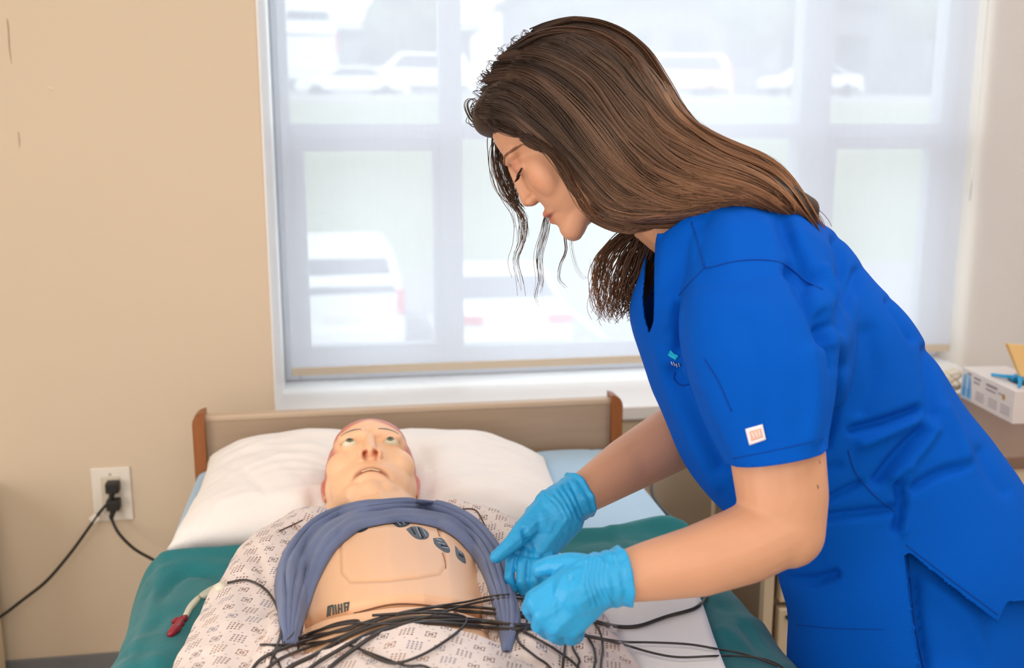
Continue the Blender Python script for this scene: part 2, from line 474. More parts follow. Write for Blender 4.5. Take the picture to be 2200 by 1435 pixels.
def gown_mat():
    """white cotton printed with small square and dot motifs"""
    m = bpy.data.materials.new('printed_gown_cotton'); m.use_nodes = True
    nt = m.node_tree; N = nt.nodes; L = nt.links
    b = N['Principled BSDF']; b.inputs['Roughness'].default_value = 0.85; b.inputs['Specular IOR Level'].default_value = 0.2
    tc = N.new('ShaderNodeTexCoord')
    mp = N.new('ShaderNodeMapping'); mp.inputs['Rotation'].default_value = (0, 0, math.radians(14)); mp.inputs['Scale'].default_value = (1 / 0.028, 1 / 0.028, 1 / 0.028)
    wob = N.new('ShaderNodeTexNoise'); wob.inputs['Scale'].default_value = 7
    L.new(tc.outputs['UV'], mp.inputs[0])
    sep = N.new('ShaderNodeSeparateXYZ'); L.new(mp.outputs[0], sep.inputs[0])
    def M(op, a, bb=None, c=None):
        n = N.new('ShaderNodeMath'); n.operation = op
        for i, s in enumerate((a, bb, c)):
            if s is None: continue
            if isinstance(s, (int, float)): n.inputs[i].default_value = s
            else: L.new(s, n.inputs[i])
        return n.outputs[0]
    X, Y = sep.outputs[0], sep.outputs[1]
    # odd rows shift half a cell
    row = M('FLOOR', Y); off = M('MULTIPLY', M('MODULO', M('ABSOLUTE', row), 2.0), 0.5)
    Xs = M('ADD', X, off)
    colr = M('FLOOR', Xs)
    u = M('SUBTRACT', M('FRACT', Xs), 0.5); v = M('SUBTRACT', M('FRACT', Y), 0.5)
    ax, ay = M('ABSOLUTE', u), M('ABSOLUTE', v)
    mxx = M('MAXIMUM', ax, ay)
    # motif A: small square outline with centre block
    ringa = M('MULTIPLY', M('GREATER_THAN', mxx, 0.17), M('LESS_THAN', mxx, 0.225))
    gap = M('GREATER_THAN', M('MINIMUM', ax, ay), 0.03)
    ringa = M('MULTIPLY', ringa, gap)
    cent = M('MULTIPLY', M('LESS_THAN', mxx, 0.10), M('GREATER_THAN', mxx, 0.03))
    A = M('MAXIMUM', ringa, cent)
    # motif B: three by three dots
    du = M('SUBTRACT', M('FRACT', M('MULTIPLY', M('ADD', u, 0.5), 6.0)), 0.5)
    dv = M('SUBTRACT', M('FRACT', M('MULTIPLY', M('ADD', v, 0.5), 6.0)), 0.5)
    dot = M('LESS_THAN', M('ADD', M('MULTIPLY', du, du), M('MULTIPLY', dv, dv)), 0.10)
    B = M('MULTIPLY', dot, M('LESS_THAN', mxx, 0.335))
    par = M('MODULO', M('ABSOLUTE', M('ADD', colr, row)), 2.0)
    pick = M('GREATER_THAN', par, 0.5)
    mot = M('ADD', M('MULTIPLY', A, pick), M('MULTIPLY', B, M('SUBTRACT', 1.0, pick)))
    # tiny dots on the corners between motifs
    cu = M('SUBTRACT', 0.5, ax); cv = M('SUBTRACT', 0.5, ay)
    tiny = M('LESS_THAN', M('ADD', M('MULTIPLY', cu, cu), M('MULTIPLY', cv, cv)), 0.003)
    mot = M('MAXIMUM', mot, tiny)
    # colour by cell
    wn_ = N.new('ShaderNodeTexWhiteNoise'); wn_.noise_dimensions = '2D'
    cmb = N.new('ShaderNodeCombineXYZ'); L.new(colr, cmb.inputs[0]); L.new(row, cmb.inputs[1]); L.new(cmb.outputs[0], wn_.inputs['Vector'])
    rmp = N.new('ShaderNodeValToRGB'); rmp.color_ramp.interpolation = 'CONSTANT'
    e = rmp.color_ramp.elements
    e[0].color = (*lin((116, 82, 72)), 1); e[1].position = 0.35; e[1].color = (*lin((118, 118, 142)), 1)
    k = e.new(0.62); k.color = (*lin((156, 112, 86)), 1); k = e.new(0.82); k.color = (*lin((112, 92, 96)), 1)
    L.new(wn_.outputs['Value'], rmp.inputs[0])
    ns = N.new('ShaderNodeTexNoise'); ns.inputs['Scale'].default_value = 260; L.new(tc.outputs['Object'], ns.inputs['Vector'])
    wear = N.new('ShaderNodeMapRange'); wear.inputs[1].default_value = 0.3; wear.inputs[2].default_value = 0.6; wear.inputs[3].default_value = 0.6; wear.inputs[4].default_value = 0.95
    L.new(ns.outputs['Fac'], wear.inputs[0])
    mask = M('MULTIPLY', mot, wear.outputs[0])
    mx = N.new('ShaderNodeMix'); mx.data_type = 'RGBA'
    mx.inputs[6].default_value = (*lin((232, 218, 212)), 1)
    L.new(mask, mx.inputs[0]); L.new(rmp.outputs[0], mx.inputs[7]); L.new(mx.outputs[2], b.inputs['Base Color'])
    bn = N.new('ShaderNodeTexNoise'); bn.inputs['Scale'].default_value = 55; L.new(tc.outputs['Object'], bn.inputs['Vector'])
    bp = N.new('ShaderNodeBump'); bp.inputs['Strength'].default_value = 0.35; bp.inputs['Distance'].default_value = 0.004
    L.new(bn.outputs['Fac'], bp.inputs['Height']); L.new(bp.outputs[0], b.inputs['Normal'])
    return m
M_gown = gown_mat()

# ------------------------------------------------------------------ room shell
WY = 2.44            # north wall, room side
RX0, RX1 = -0.176, 1.78   # window recess
RYB = 2.90           # back of the recess
SZ = 0.753           # sill
WX, EX, SY, CZ = -2.3, 1.78, -2.6, 2.78

struct('floor', box('floor', (WX - .1, SY - .1, -.05), (EX + .1, RYB + .1, 0)), M_floor)
struct('ceiling', box('ceiling', (WX - .1, SY - .1, CZ), (EX + .1, RYB + .1, CZ + .1)), M_ceil)
bm = bmesh.new()
add_box(bm, (WX - .1, WY, 0), (RX0, RYB + .06, CZ), 0.0)
add_box(bm, (RX0, WY, 0), (EX, RYB + .06, SZ - .035))
add_box(bm, (RX0, WY, 2.62), (EX, RYB + .06, CZ))
struct('wall_north', bm_mesh('wall_north', bm), M_wall)
struct('wall_east', box('wall_east', (EX, SY - .1, 0), (EX + .1, RYB + .06, CZ)), M_wall_e)
struct('wall_west', box('wall_west', (WX - .1, SY - .1, 0), (WX, WY, CZ)), M_wall)
struct('wall_south', box('wall_south', (WX, SY - .1, 0), (EX, SY, CZ)), M_wall)
bm = bmesh.new(); add_box(bm, (WX, WY - .008, 0), (EX, WY, PY(130, 1409, WY).z), .003)
struct('baseboard_north', bm_mesh('baseboard_north', bm), M_base)
# scuffs on the wall: chips of paint
def chip(name, pts, r, m, label):
    L = [np.array(PY(x, y, WY - .0005)) for x, y in pts]
    o = obj(name, tubes(name, [catmull(L, 8)], [np.array([.3, .8, 1, .7, 1, .8, .6, .2]) * r], 6), m, bpy.data.objects['wall_north']); o['label'] = label
chip('scuff_mark', [(15, 40), (18, 62), (20, 100), (25, 138)], .0014, mat('scuff_brown', (176, 148, 122), .8), 'thin dark scuff on the wall')
chip('scuff_mark', [(39, 283), (41, 296), (42, 318)], .0014, mat('scuff_brown2', (186, 160, 134), .8), 'small dark scuff on the wall')
chip('paint_chip', [(104, 187), (110, 190), (116, 194)], .0025, mat('chip_cream', (238, 220, 188), .8), 'pale chip in the paint')
# sill and apron
bm = bmesh.new(); add_box(bm, (RX0, WY - .02, SZ - .035), (EX, RYB, SZ), .004)
struct('trim_1', bm_mesh('trim_1', bm), M_sill, label='white window sill board')
struct('trim_2', box('trim_2', (RX0 + .02, WY - .012, SZ - .085), (EX, WY, SZ - .0352), .002), M_trim, label='beige trim under the sill')

struct('trim_6', box('trim_6', (RX0 + .0005, WY - .003, SZ + .0005), (RX0 + .005, 2.898, 2.619), .001), M_sill, label='white jamb lining at the left of the window recess')
# window frame: three bays, each upper light over lower light
win = thing('window_1', 'white-framed three-bay window behind the roller shade', 'window', (0.8, RYB, SZ))
del win['category']; win['kind'] = 'structure'
FY0, FY1 = 2.825, 2.89
def fx(px): return PY(px, 500, FY0).x
def fz(py, px=800): return PY(px, py, FY0).z
x_m1a, x_m1b = fx(948), fx(995)
x_m2a, x_m2b = fx(1704), fx(1767)
zt1, zt0 = fz(266), fz(300)
zb = fz(752)
bm = bmesh.new()
add_box(bm, (RX0 + .006, FY0, SZ + .001), (RX0 + .045, FY1, 2.618), .003)
add_box(bm, (EX - .05, FY0, SZ + .001), (EX - .001, FY1, 2.618), .003)
add_box(bm, (RX0 + .0455, FY0 + .001, SZ + .001), (EX - .0505, FY1, zb), .003)
add_box(bm, (RX0 + .0455, FY0 + .001, 2.56), (EX - .0505, FY1, 2.618), .003)
obj('window_frame', bm_mesh('window_frame', bm), M_frame, win)
for a, b_ in ((x_m1a, x_m1b), (x_m2a, x_m2b)):
    obj('mullion', box('mullion', (a, FY0 - .005, zb), (b_, FY1, 2.56), .004), M_frame, win)
bays = [(RX0 + .045, x_m1a), (x_m1b, x_m2a), (x_m2b, EX - .05)]
for i, (a, b_) in enumerate(bays):
    obj('transom', box('transom', (a + .0005, FY0 + .002, zt0), (b_ - .0005, FY1, zt1), .003), M_frame, win)
    lo = zb
    if i != 1:
        bm = bmesh.new(); w = .034
        add_box(bm, (a + .0005, FY0 + .008, zb + .0005), (a + w, FY1 - .01, zt0 - .0005), .004)
        add_box(bm, (b_ - w * .6, FY0 + .008, zb + .0005), (b_ - .0005, FY1 - .01, zt0 - .0005), .004)
        add_box(bm, (a + w + .0004, FY0 + .009, zt0 - w * .9), (b_ - w * .6 - .0004, FY1 - .01, zt0 - .0005), .004)
        add_box(bm, (a + w + .0004, FY0 + .009, zb + .0005), (b_ - w * .6 - .0004, FY1 - .01, zb + .012), .004)
        obj('sash', bm_mesh('sash', bm), M_frame, win)
    obj('pane', box('pane', (a, 2.86, zb), (b_, 2.864, zt0)), M_glass, win)
    obj('pane', box('pane', (a, 2.86, zt1), (b_, 2.864, 2.56)), M_glass, win)

# roller shade
SHY = 2.715
sx0, sx1 = PY(604, 0, SHY).x + .002, EX - .032
sx0 = PY(614, 500, SHY).x
zh1, zh0 = PY(900, 782, SHY).z, PY(900, 797, SHY).z
shade = thing('roller_shade', 'pale grey see-through roller shade pulled down over the wide window', 'window shade', ((sx0 + sx1) / 2, SHY, 2.55))
nx, nz = 60, 2
V, F = [], []
for k in range(nz):
    z = zh1 if k == 0 else 2.5
    for i in range(nx + 1):
        x = sx0 + (sx1 - sx0) * i / nx
        V.append((x, SHY + .0015 * math.sin(x * 9), z))
for i in range(nx): F.append((i, i + 1, i + nx + 2, i + nx + 1))
fab = obj('fabric', mesh_pd('fabric', V, F), M_shade, shade)
hb = mat('hem_bar_tan', (206, 192, 172), .6, .3)
obj('hem_bar', box('hem_bar', (sx0, SHY - .006, zh0), (sx1, SHY + .006, zh1 + .002), .003), hb, shade)
bm = bmesh.new(); add_cyl(bm, (sx0, SHY + .012, 2.525), (sx1, SHY + .012, 2.525), .024, n=24)
obj('roller', bm_mesh('roller', bm, True), M_white, shade)
# bead chain at the right side of the shade
chn = [(sx1 + .012, SHY - .02, 2.5), (sx1 + .013, SHY - .022, 1.8), (sx1 + .012, SHY - .02, PY(2070, 430, SHY).z)]
obj('pull_chain', tubes('pull_chain', [catmull(chn, 20)], [.0016], 6), M_chrome, shade)

# ceiling lamp housings
for (lx, ly) in ((-1.0, .95), (1.2, 1.05), (-1.0, -1.2), (.75, -1.2)):
    bm = bmesh.new()
    for s in (-1, 1):
        add_box(bm, (lx + s * .31 - .015, ly - .62, 2.74), (lx + s * .31 + .015, ly + .62, 2.78))
        add_box(bm, (lx - .31, ly + s * .62 - .015, 2.74), (lx + .31, ly + s * .62 + .015, 2.78))
    add_box(bm, (lx - .3, ly - .6, 2.765), (lx + .3, ly + .6, 2.78))
    o = obj('ceiling_light', bm_mesh('ceiling_light', bm), M_white)
    tag(o, 'rectangular white ceiling light troffer ' + {(-1.0, .95): 'above the outlet side of the bed', (1.2, 1.05): 'above the woman', (-1.0, -1.2): 'behind the viewer on the left', (.75, -1.2): 'behind the viewer on the right'}[(lx, ly)], 'ceiling light', 'ceiling lights')

# ------------------------------------------------------------------ outside
GZ = -2.1
V = [(-60, 3.2, GZ), (70, 3.2, GZ), (-60, 25, GZ), (70, 25, GZ)]
struct('ground', mesh_pd('ground', V, [(0, 1, 3, 2)], False), M_asphalt)
V = [(-60, 25, GZ), (70, 25, GZ), (-60, 27, GZ + .2), (70, 27, GZ + .2), (-60, 38, 1.6), (70, 38, 1.6), (-60, 41, 2.3), (70, 41, 2.3)]
struct('trim_3', mesh_pd('trim_3', V, [(0, 1, 3, 2), (2, 3, 5, 4), (4, 5, 7, 6)], False), M_grass, label='sloping pale lawn beyond the car park')
V = [(-60, 41, 2.3), (70, 41, 2.3), (-60, 90, 4.5), (70, 90, 4.5)]
struct('trim_4', mesh_pd('trim_4', V, [(0, 1, 3, 2)], False), M_asphalt, label='upper car park surface')

BAYS = ['leftmost', 'second from left', 'third from left', 'fourth from left', 'fifth from left', 'sixth from left', 'sixth from right', 'fifth from right', 'fourth from right', 'third from right', 'second from right', 'rightmost']
def vehicle(name, label, cat, x, y, z, rz, paint, L=4.5, W=1.8, H=1.45, style='sedan'):
    """x across, y along (rear at -y)."""
    t = thing(name, label, cat, (x, y, z))
    R = Matrix.Translation((x, y, z)) @ Matrix.Rotation(rz, 4, 'Z')
    if style == 'van':
        prof = [(-.5, .22), (-.5, .60), (-.485, .74), (-.44, .97), (-.38, 1.0), (.12, 1.0), (.27, .66), (.46, .56), (.5, .45), (.5, .22)]
        win_rear = ((-.492, .62), (-.446, .93))
    else:
        prof = [(-.5, .28), (-.5, .58), (-.47, .68), (-.32, .71), (-.2, .97), (-.12, 1.0), (.1, .99), (.24, .68), (.46, .6), (.5, .45), (.5, .25)]
        win_rear = ((-.325, .71), (-.215, .95))
    b = bmesh.new()
    secs = [-1, -.96, -.8, 0, .8, .96, 1]
    rings = []
    for s in secs:
        ins = .03 if abs(s) == 1 else 0
        r = []
        for (yy, zz) in prof:
            nar = 1 - max(0, zz - .6) * .35
            r.append(Vector((s * W / 2 * nar, yy * (L - ins * 2), .12 + zz * (H - .12) - ins * .5)))
        rings.append(r)
    add_loft(b, rings)
    body = bm_mesh('car_body', b, False); body.transform(R)
    obj('car_body', body, paint, t)
    def quad(nm, pts, m, th=.02):
        me = mesh_pd(nm, pts, [(0, 1, 2, 3)], False); me.transform(R); o = obj(nm, me, m, t)
        so = o.modifiers.new('s', 'SOLIDIFY'); so.thickness = th; so.offset = 0
        return o
    (ya, za), (yb, zb_) = win_rear
    zf = lambda q: .12 + q * (H - .12)
    wa, wb = W / 2 * .86, W / 2 * .74
    quad('rear_window', [(-wa, ya * L - .03, zf(za)), (wa, ya * L - .03, zf(za)), (wb, yb * L - .03, zf(zb_)), (-wb, yb * L - .03, zf(zb_))], M_glassd)
    for s in (-1, 1):
        xx = lambda q: s * W / 2 * (1 - max(0, q - .6) * .35) + s * .012
        if style == 'van':
            quad('side_window', [(xx(.64), -.42 * L, zf(.64)), (xx(.64), .2 * L, zf(.64)), (xx(.93), .11 * L, zf(.93)), (xx(.93), -.36 * L, zf(.93))], M_glassd)
        else:
            quad('side_window', [(xx(.7), -.27 * L, zf(.7)), (xx(.7), .2 * L, zf(.7)), (xx(.93), .09 * L, zf(.93)), (xx(.93), -.18 * L, zf(.93))], M_glassd)
        b = bmesh.new()
        if style == 'van':
            add_box(b, (s * W * .5 - .12 if s > 0 else -W * .5, -.505 * L - .01, zf(.42)), (W * .5 if s > 0 else -W * .5 + .12, -.48 * L, zf(.66)), .02)
        else:
            add_box(b, (s * W * .28 if s > 0 else -W * .495, -.505 * L - .01, zf(.48)), (W * .495 if s > 0 else -W * .28, -.48 * L, zf(.60)), .02)
        me = bm_mesh('tail_light', b); me.transform(R); obj('tail_light', me, M_tail, t)
        for yy in (-.31, .31):
            b = bmesh.new(); add_cyl(b, (s * (W / 2 - .2), yy * L, .32), (s * (W / 2 + .01), yy * L, .32), .32, n=20)
            me = bm_mesh('wheel', b); me.transform(R); obj('wheel', me, M_tyre, t)
    b = bmesh.new(); add_box(b, (-.26, -.5 * L - .03, zf(.36)), (.26, -.5 * L, zf(.45)), .01)
    me = bm_mesh('number_plate', b); me.transform(R); obj('number_plate', me, M_white, t)
    b = bmesh.new(); add_box(b, (-W * .49, -.52 * L, zf(.10)), (W * .49, -.47 * L, zf(.30)), .04)
    me = bm_mesh('bumper', b); me.transform(R); obj('bumper', me, paint, t)
    return t
pv = PY(735, 600, 15.2)
vehicle('van', 'white van parked tail-on behind the lower left window pane', 'van', PY(724, 600, 17).x, 17.4, GZ, .03, M_carw, 4.7, 1.85, 1.72, 'van')
vehicle('car', 'pale car with two red tail lights seen between mullion and curls', 'car', PY(1085, 660, 16).x, 17.0, GZ, -.02, M_carw, 4.6, 1.72, 1.25, 'sedan')
vehicle('van', 'tall white van high up at the left edge of the window', 'van', PY(650, 100, 46).x, 50, 2.9, .1, M_carw, 5.6, 2.4, 3.6, 'van')
vehicle('car', 'silver car on the far upper lot left of the head', 'car', PY(760, 180, 44).x, 45, 2.4, 1.45, M_carw, 4.6, 1.8, 1.4)
vehicle('car', 'white car on the upper lot just left of the mullion', 'car', PY(890, 150, 46).x, 47, 2.6, 1.62, M_carw, 4.9, 1.9, 1.9, 'van')
vehicle('car', 'peach coloured car on the upper lot right of the long hair', 'car', PY(1470, 140, 44).x, 46, 2.5, 1.5, M_carr, 5.2, 2, 2.0, 'van')
vehicle('car', 'small bright car on the upper lot behind the rightmost bay', 'car', PY(1830, 110, 44).x, 48, 2.7, 1.7, M_carw, 4.7, 1.8, 1.5)
# kerb wall along the upper lot, parking lines
struct('trim_5', box('trim_5', (-60, 40.8, 2.1), (70, 41.1, 2.55)), M_concrete, label='low concrete kerb at the top of the lawn')
for i, xx in enumerate(np.arange(-9.5, 22, 2.75)):
    o = obj('parking_line', box('parking_line', (xx, 13.8, GZ), (xx + .1, 19.2, GZ + .012)), M_line)
    tag(o, 'white painted parking bay line outside, ' + BAYS[i] + ' of the row', 'parking line', 'parking bay lines')
# far buildings
bd = thing('building', 'long pale building far beyond the upper car park', 'building', (0, 72, 4))
obj('building_wall', box('w', (-26, 72, 3.6), (9, 82, 7.6)), M_bldg2, bd)
obj('roof', box('r', (-26.6, 71.4, 7.6), (9.6, 82.6, 8.1)), M_bldg, bd)
for i in range(9):
    obj('building_window', box('bw', (-24.5 + i * 3.7, 71.93, 4.9), (-22.3 + i * 3.7, 72.0, 6.6)), M_glassd, bd)
bd = thing('building', 'low grey building at the right beyond the car park', 'building', (28, 68, 4))
obj('building_wall', box('w', (12, 68, 3.4), (46, 78, 9.5)), M_bldg2, bd)
obj('roof', box('r', (11.4, 67.4, 9.5), (46.6, 78.6, 10.0)), M_bldg2, bd)
for i in range(8):
    obj('building_window', box('bw', (14 + i * 3.9, 67.93, 5.2), (16.4 + i * 3.9, 68.0, 7.4)), M_glassd, bd)
def tree(x, y, z, h, r, label):
    t = thing('tree', label, 'tree', (x, y, z), 'trees beyond the car park')
    bm = bmesh.new(); add_cyl(bm, (x, y, z), (x, y, z + h * .55), .16, .09, 10)
    obj('trunk', bm_mesh('trunk', bm, True), M_bark, t)
    def bl(bm):
        for k in range(16):
            a = random.uniform(0, 6.28); q = random.uniform(0, r * .7)
            ell(bm, (x + q * math.cos(a), y + q * math.sin(a), z + h * random.uniform(.5, .95)), random.uniform(.35, .6) * r)
    me = blob('crown', bl, .22, 1)
    folds(me, [], wr=.3, wscale=1.4)
    obj('crown', me, M_leaf, t)
for (x, y, z, h, r, lb) in ((-9, 60, 3.2, 8, 3, 'rounded tree far left beyond the upper lot'), (4.5, 62, 3.3, 7.5, 3, 'rounded tree behind the white car at the mullion'),
                       (13, 60, 3.2, 8, 3.2, 'broad tree right of the long hair beyond the lot'), (24, 58, 3.1, 7, 2.6, 'small tree behind the small bright car'), (36, 60, 3.2, 9, 3.4, 'tall tree at the far right beyond the lot')):
    tree(x, y, z, h, r, lb)

# ------------------------------------------------------------------ bed
MZ = 0.72
BX0, BX1 = -0.315, 0.575
bed = thing('hospital_bed', 'hospital bed with taupe headboard and brown end posts under the window', 'bed', (0.13, 1.2, 0))
HY = 2.2
hl, hr = PY(415, 893, HY).x, PY(1334, 853, HY).x
hz = PY(870, 873, HY).z
bm = bmesh.new(); add_box(bm, (hl + .02, HY - .012, .45), (hr - .02, HY + .012, hz), .003)
hbo = obj('headboard', bm_mesh('headboard', bm), M_headb, bed)
bm = bmesh.new(); add_box(bm, (hl + .02, HY - .014, hz - .012), (hr - .02, HY + .014, hz + .001), .004)
obj('top_edge', bm_mesh('te', bm), M_hbtop, hbo)
for a in (hl, hr - .028):
    b = bmesh.new()
    pts = []
    w = .026; 
    out = a if a == hl else a + w
    inn = a + w if a == hl else a
    prof = [(inn, .30), (inn, hz + .012)]
    n = 8
    s = 1 if out > inn else -1
    for i in range(n + 1):
        t = i / n * math.pi / 2
        prof.append((inn + s * w * math.sin(t), hz + .012 - w * (1 - math.cos(t))))
    prof.append((out, .30))
    r0 = [Vector((x, HY - .028, z)) for x, z in prof]; r1 = [Vector((x, HY + .02, z)) for x, z in prof]
    add_loft(b, [r0, r1])
    bmesh.ops.bevel(b, geom=list(b.edges), offset=.003, segments=2, affect='EDGES')
    obj('end_post', bm_mesh('end_post', b), M_wood, bed)
bm = bmesh.new(); add_box(bm, (BX0 + .02, .12, .55), (BX1 - .02, 2.16, .715), .04, 4)
mt = obj('mattress', bm_mesh('mattress', bm), M_blue_sheet, bed)
bm = bmesh.new(); add_box(bm, (BX0 + .03, .12, .47), (BX1 - .03, 2.18, .55), .005)
obj('deck', bm_mesh('deck', bm), M_cabd, bed)
bm = bmesh.new(); add_box(bm, (BX0 + .02, .06, .42), (BX1 - .02, .10, .80), .01)
obj('footboard', bm_mesh('footboard', bm), M_headb, bed)
for x in (BX0 + .08, BX1 - .08):
    for y in (.2, 2.1):
        bm = bmesh.new(); add_cyl(bm, (x, y, .1), (x, y, .47), .022); add_cyl(bm, (x - .02, y, .05), (x + .02, y, .05), .05, n=20)
        add_cyl(bm, (x, y, .05), (x, y, .12), .012)
        obj('leg', bm_mesh('leg', bm, True), M_cab, bed)

def grid_sheet(name, f, nu, nv, thick=.003):
    V = [f(i / nu, j / nv) for j in range(nv + 1) for i in range(nu + 1)]
    F = [(j * (nu + 1) + i, j * (nu + 1) + i + 1, (j + 1) * (nu + 1) + i + 1, (j + 1) * (nu + 1) + i) for j in range(nv) for i in range(nu)]
    return mesh_pd(name, V, F)
def nz_(x, y, z=0.0): return noise.noise(Vector((x, y, z)))
def cross(u, pts):
    P_ = catmull(pts, 80)
    k = min(int(u * 79), 78); f = u * 79 - k
    return P_[k] * (1 - f) + P_[k + 1] * f
# light blue sheet over head part of the mattress
csl = [(BX0 - .012, .60), (BX0 - .012, .70), (BX0 + .03, .724), (BX0 + .12, .727), (.0, .727), (.3, .727), (BX1 - .12, .727), (BX1 - .02, .726), (BX1 + .022, .705), (BX1 + .03, .62), (BX1 + .03, .56)]
def f_blue(u, v):
    x, z = cross(u, csl)
    y = 1.60 + v * .57
    r = abs(math.sin(x * 24 + 1.2 * nz_(x * 3, y * 2))) ** .35
    return (x, y, z + .004 * r + .003 * nz_(x * 8, y * 5))
bs = obj('bed_sheet', grid_sheet('bed_sheet', f_blue, 140, 60), M_blue_sheet)
tag(bs, 'light blue bed sheet with pleats right of the pillow', 'sheet')
# teal blanket
csg = [(BX0 - .085, .30), (BX0 - .065, .5), (BX0 - .045, .64), (BX0 - .012, .715), (BX0 + .05, .738), (0, .738), (.3, .738), (BX1 - .08, .738), (BX1 + .0, .728), (BX1 + .032, .68), (BX1 + .05, .5), (BX1 + .06, .3)]
def f_green(u, v):
    x, z = cross(u, csg)
    y = 1.69 - v * 1.54
    up = max(0, 1 - abs(v * 1.62 - .022) / .03)
    z += .020 * up * (.65 + .5 * nz_(x * 5, 2))
    side = max(0, min(1, (.70 - z) / .2))
    x += (1 if x > .1 else -1) * side * (.022 * math.sin(y * 17 + z * 6 + 2 * nz_(y * 2, 3)) + .03 * nz_(y * 5, z * 3))
    fold = .020 * max(0, nz_(x * 4 + y * 6, y * 3 - x * 5)) + .010 * (1 - abs(nz_(x * 3 - y * 7, y * 2 + 4)) * 2) * (1 if x < -.1 or x > .45 else .3)
    y += .012 * nz_(x * 6, 7)
    return (x, y, z + fold)
gme = grid_sheet('blanket', f_green, 180, 200)
folds(gme, [([(345, 1285), (385, 1238), (430, 1228), (500, 1262)], 9, -.020), ([(350, 1222), (400, 1212), (500, 1210)], 10, .008), ([(300, 1405), (350, 1330), (420, 1290)], 12, -.010),
    ([(225, 1432), (290, 1392), (370, 1398)], 9, -.012), ([(318, 1262), (300, 1320), (262, 1400)], 10, -.010), ([(370, 1300), (360, 1360), (330, 1435)], 10, .007),
    ([(1545, 1300), (1590, 1335), (1650, 1420)], 11, -.014), ([(1520, 1330), (1580, 1370), (1640, 1435)], 10, .008), ([(1250, 1172), (1340, 1166), (1440, 1152)], 6, -.010)], flip=True)
gb = obj('blanket', gme, M_green)
tag(gb, 'teal green blanket spread over the bed and hanging down its sides', 'blanket')
# white draw sheet
dl0, dl1 = PZ(1505, 1285, .765), PZ(1560, 1435, .765)
def f_draw(u, v):
    y = 1.50 - v * 1.0
    k = (y - dl0.y) / (dl1.y - dl0.y)
    xr = dl0.x + (dl1.x - dl0.x) * k
    xl = -.15
    x = xl + (xr - xl) * u
    z = .758 + .003 * nz_(x * 9, y * 9) + .006 * max(0, nz_(x * 3 + 3 * y, y * 7)) + (.002 if u > .93 else 0)
    return (x, y, z)
dme = grid_sheet('draw_sheet', f_draw, 60, 80)
ds = obj('draw_sheet', dme, M_draw)
so = ds.modifiers.new('s', 'SOLIDIFY'); so.thickness = .002
tag(ds, 'white cotton draw sheet on the teal blanket, right of the patient simulator', 'sheet')
dc = Caster([dme, gme])
st_ = obj('hem_stitch', tubes('hem_stitch', [drape(dc, [(1480, 1290), (1512, 1350), (1540, 1435)], 24, .0006)], [.0007], 5), mat('stitch_grey', (196, 188, 184), .8), ds)

# pillow
pc = [PZ(358, 1180, .745), PZ(1258, 1146, .745), PY(1172, 986, 2.10), PY(450, 980, 2.10)]
def f_pillow(u, v, top):
    # u across 0..1, v from near edge to the headboard
    a = pc[0].lerp(pc[1], u); b = pc[3].lerp(pc[2], u)
    p = a.lerp(b, v)
    uu, vv = 2 * u - 1, 2 * v - 1
    h = max(0, (1 - abs(uu) ** 2.6)) ** .55 * max(0, (1 - abs(vv) ** (4.0 if vv < 0 else 2.4))) ** .42
    wr = nz_(u * 7, v * 5) * .012 + (abs(nz_(u * 5 + 3, v * 11))) * -.012
    head = math.exp(-((u - .5) / .13) ** 2) * math.exp(-((v - .35) / .4) ** 2)
    pull = .035 * (1 - abs(uu) ** 2) * (vv if vv > 0 else 0) + .02 * (1 - vv * vv) * 0
    q = p.copy()
    if top:
        q.z += .098 * h + wr * h - .06 * head
        q.z += .012 * max(0, vv) * (1 - uu ** 4)
        q.y += .02 * (1 - uu ** 4) * max(0, vv)
    else:
        q.z -= .012 * h
    q.x += (-uu) * .012 * (1 - vv * vv)
    return q
n1, n2 = 90, 50
V, F = [], []
for top in (1, 0):
    for j in range(n2 + 1):
        for i in range(n1 + 1):
            V.append(f_pillow(i / n1, j / n2, top))
S = (n1 + 1) * (n2 + 1)
for j in range(n2):
    for i in range(n1):
        a = j * (n1 + 1) + i
        F.append((a, a + 1, a + n1 + 2, a + n1 + 1))
        F.append((S + a, S + a + n1 + 1, S + a + n1 + 2, S + a + 1))
pme = mesh_pd('pillow', V, F)
bm = bmesh.new(); bm.from_mesh(pme); bmesh.ops.remove_doubles(bm, verts=bm.verts, dist=.0008); bm.to_mesh(pme); bm.free()
pme.polygons.foreach_set('use_smooth', [True] * len(pme.polygons))
folds(pme, [([(455, 992), (520, 1012), (575, 1060)], 6, -.006), ([(375, 1152), (470, 1152), (600, 1158)], 5, -.008), ([(500, 960), (600, 985), (660, 1030)], 9, -.005), ([(470, 1080), (560, 1060), (660, 1075)], 9, .004),
    ([(900, 960), (925, 1010), (915, 1060)], 9, -.006), ([(1160, 990), (1100, 1005), (1060, 1040)], 7, -.006), ([(1190, 1080), (1120, 1060), (1040, 1070)], 10, -.004), ([(960, 1080), (1060, 1090), (1160, 1110)], 8, -.005),
    ([(690, 1000), (672, 1050), (680, 1100)], 14, -.008), ([(430, 1020), (450, 1080), (430, 1130)], 8, -.004)], wr=.0018, wscale=14)
pil = obj('pillow', pme, M_pillow)
tag(pil, 'plump white pillow under the simulator head against the headboard', 'pillow')
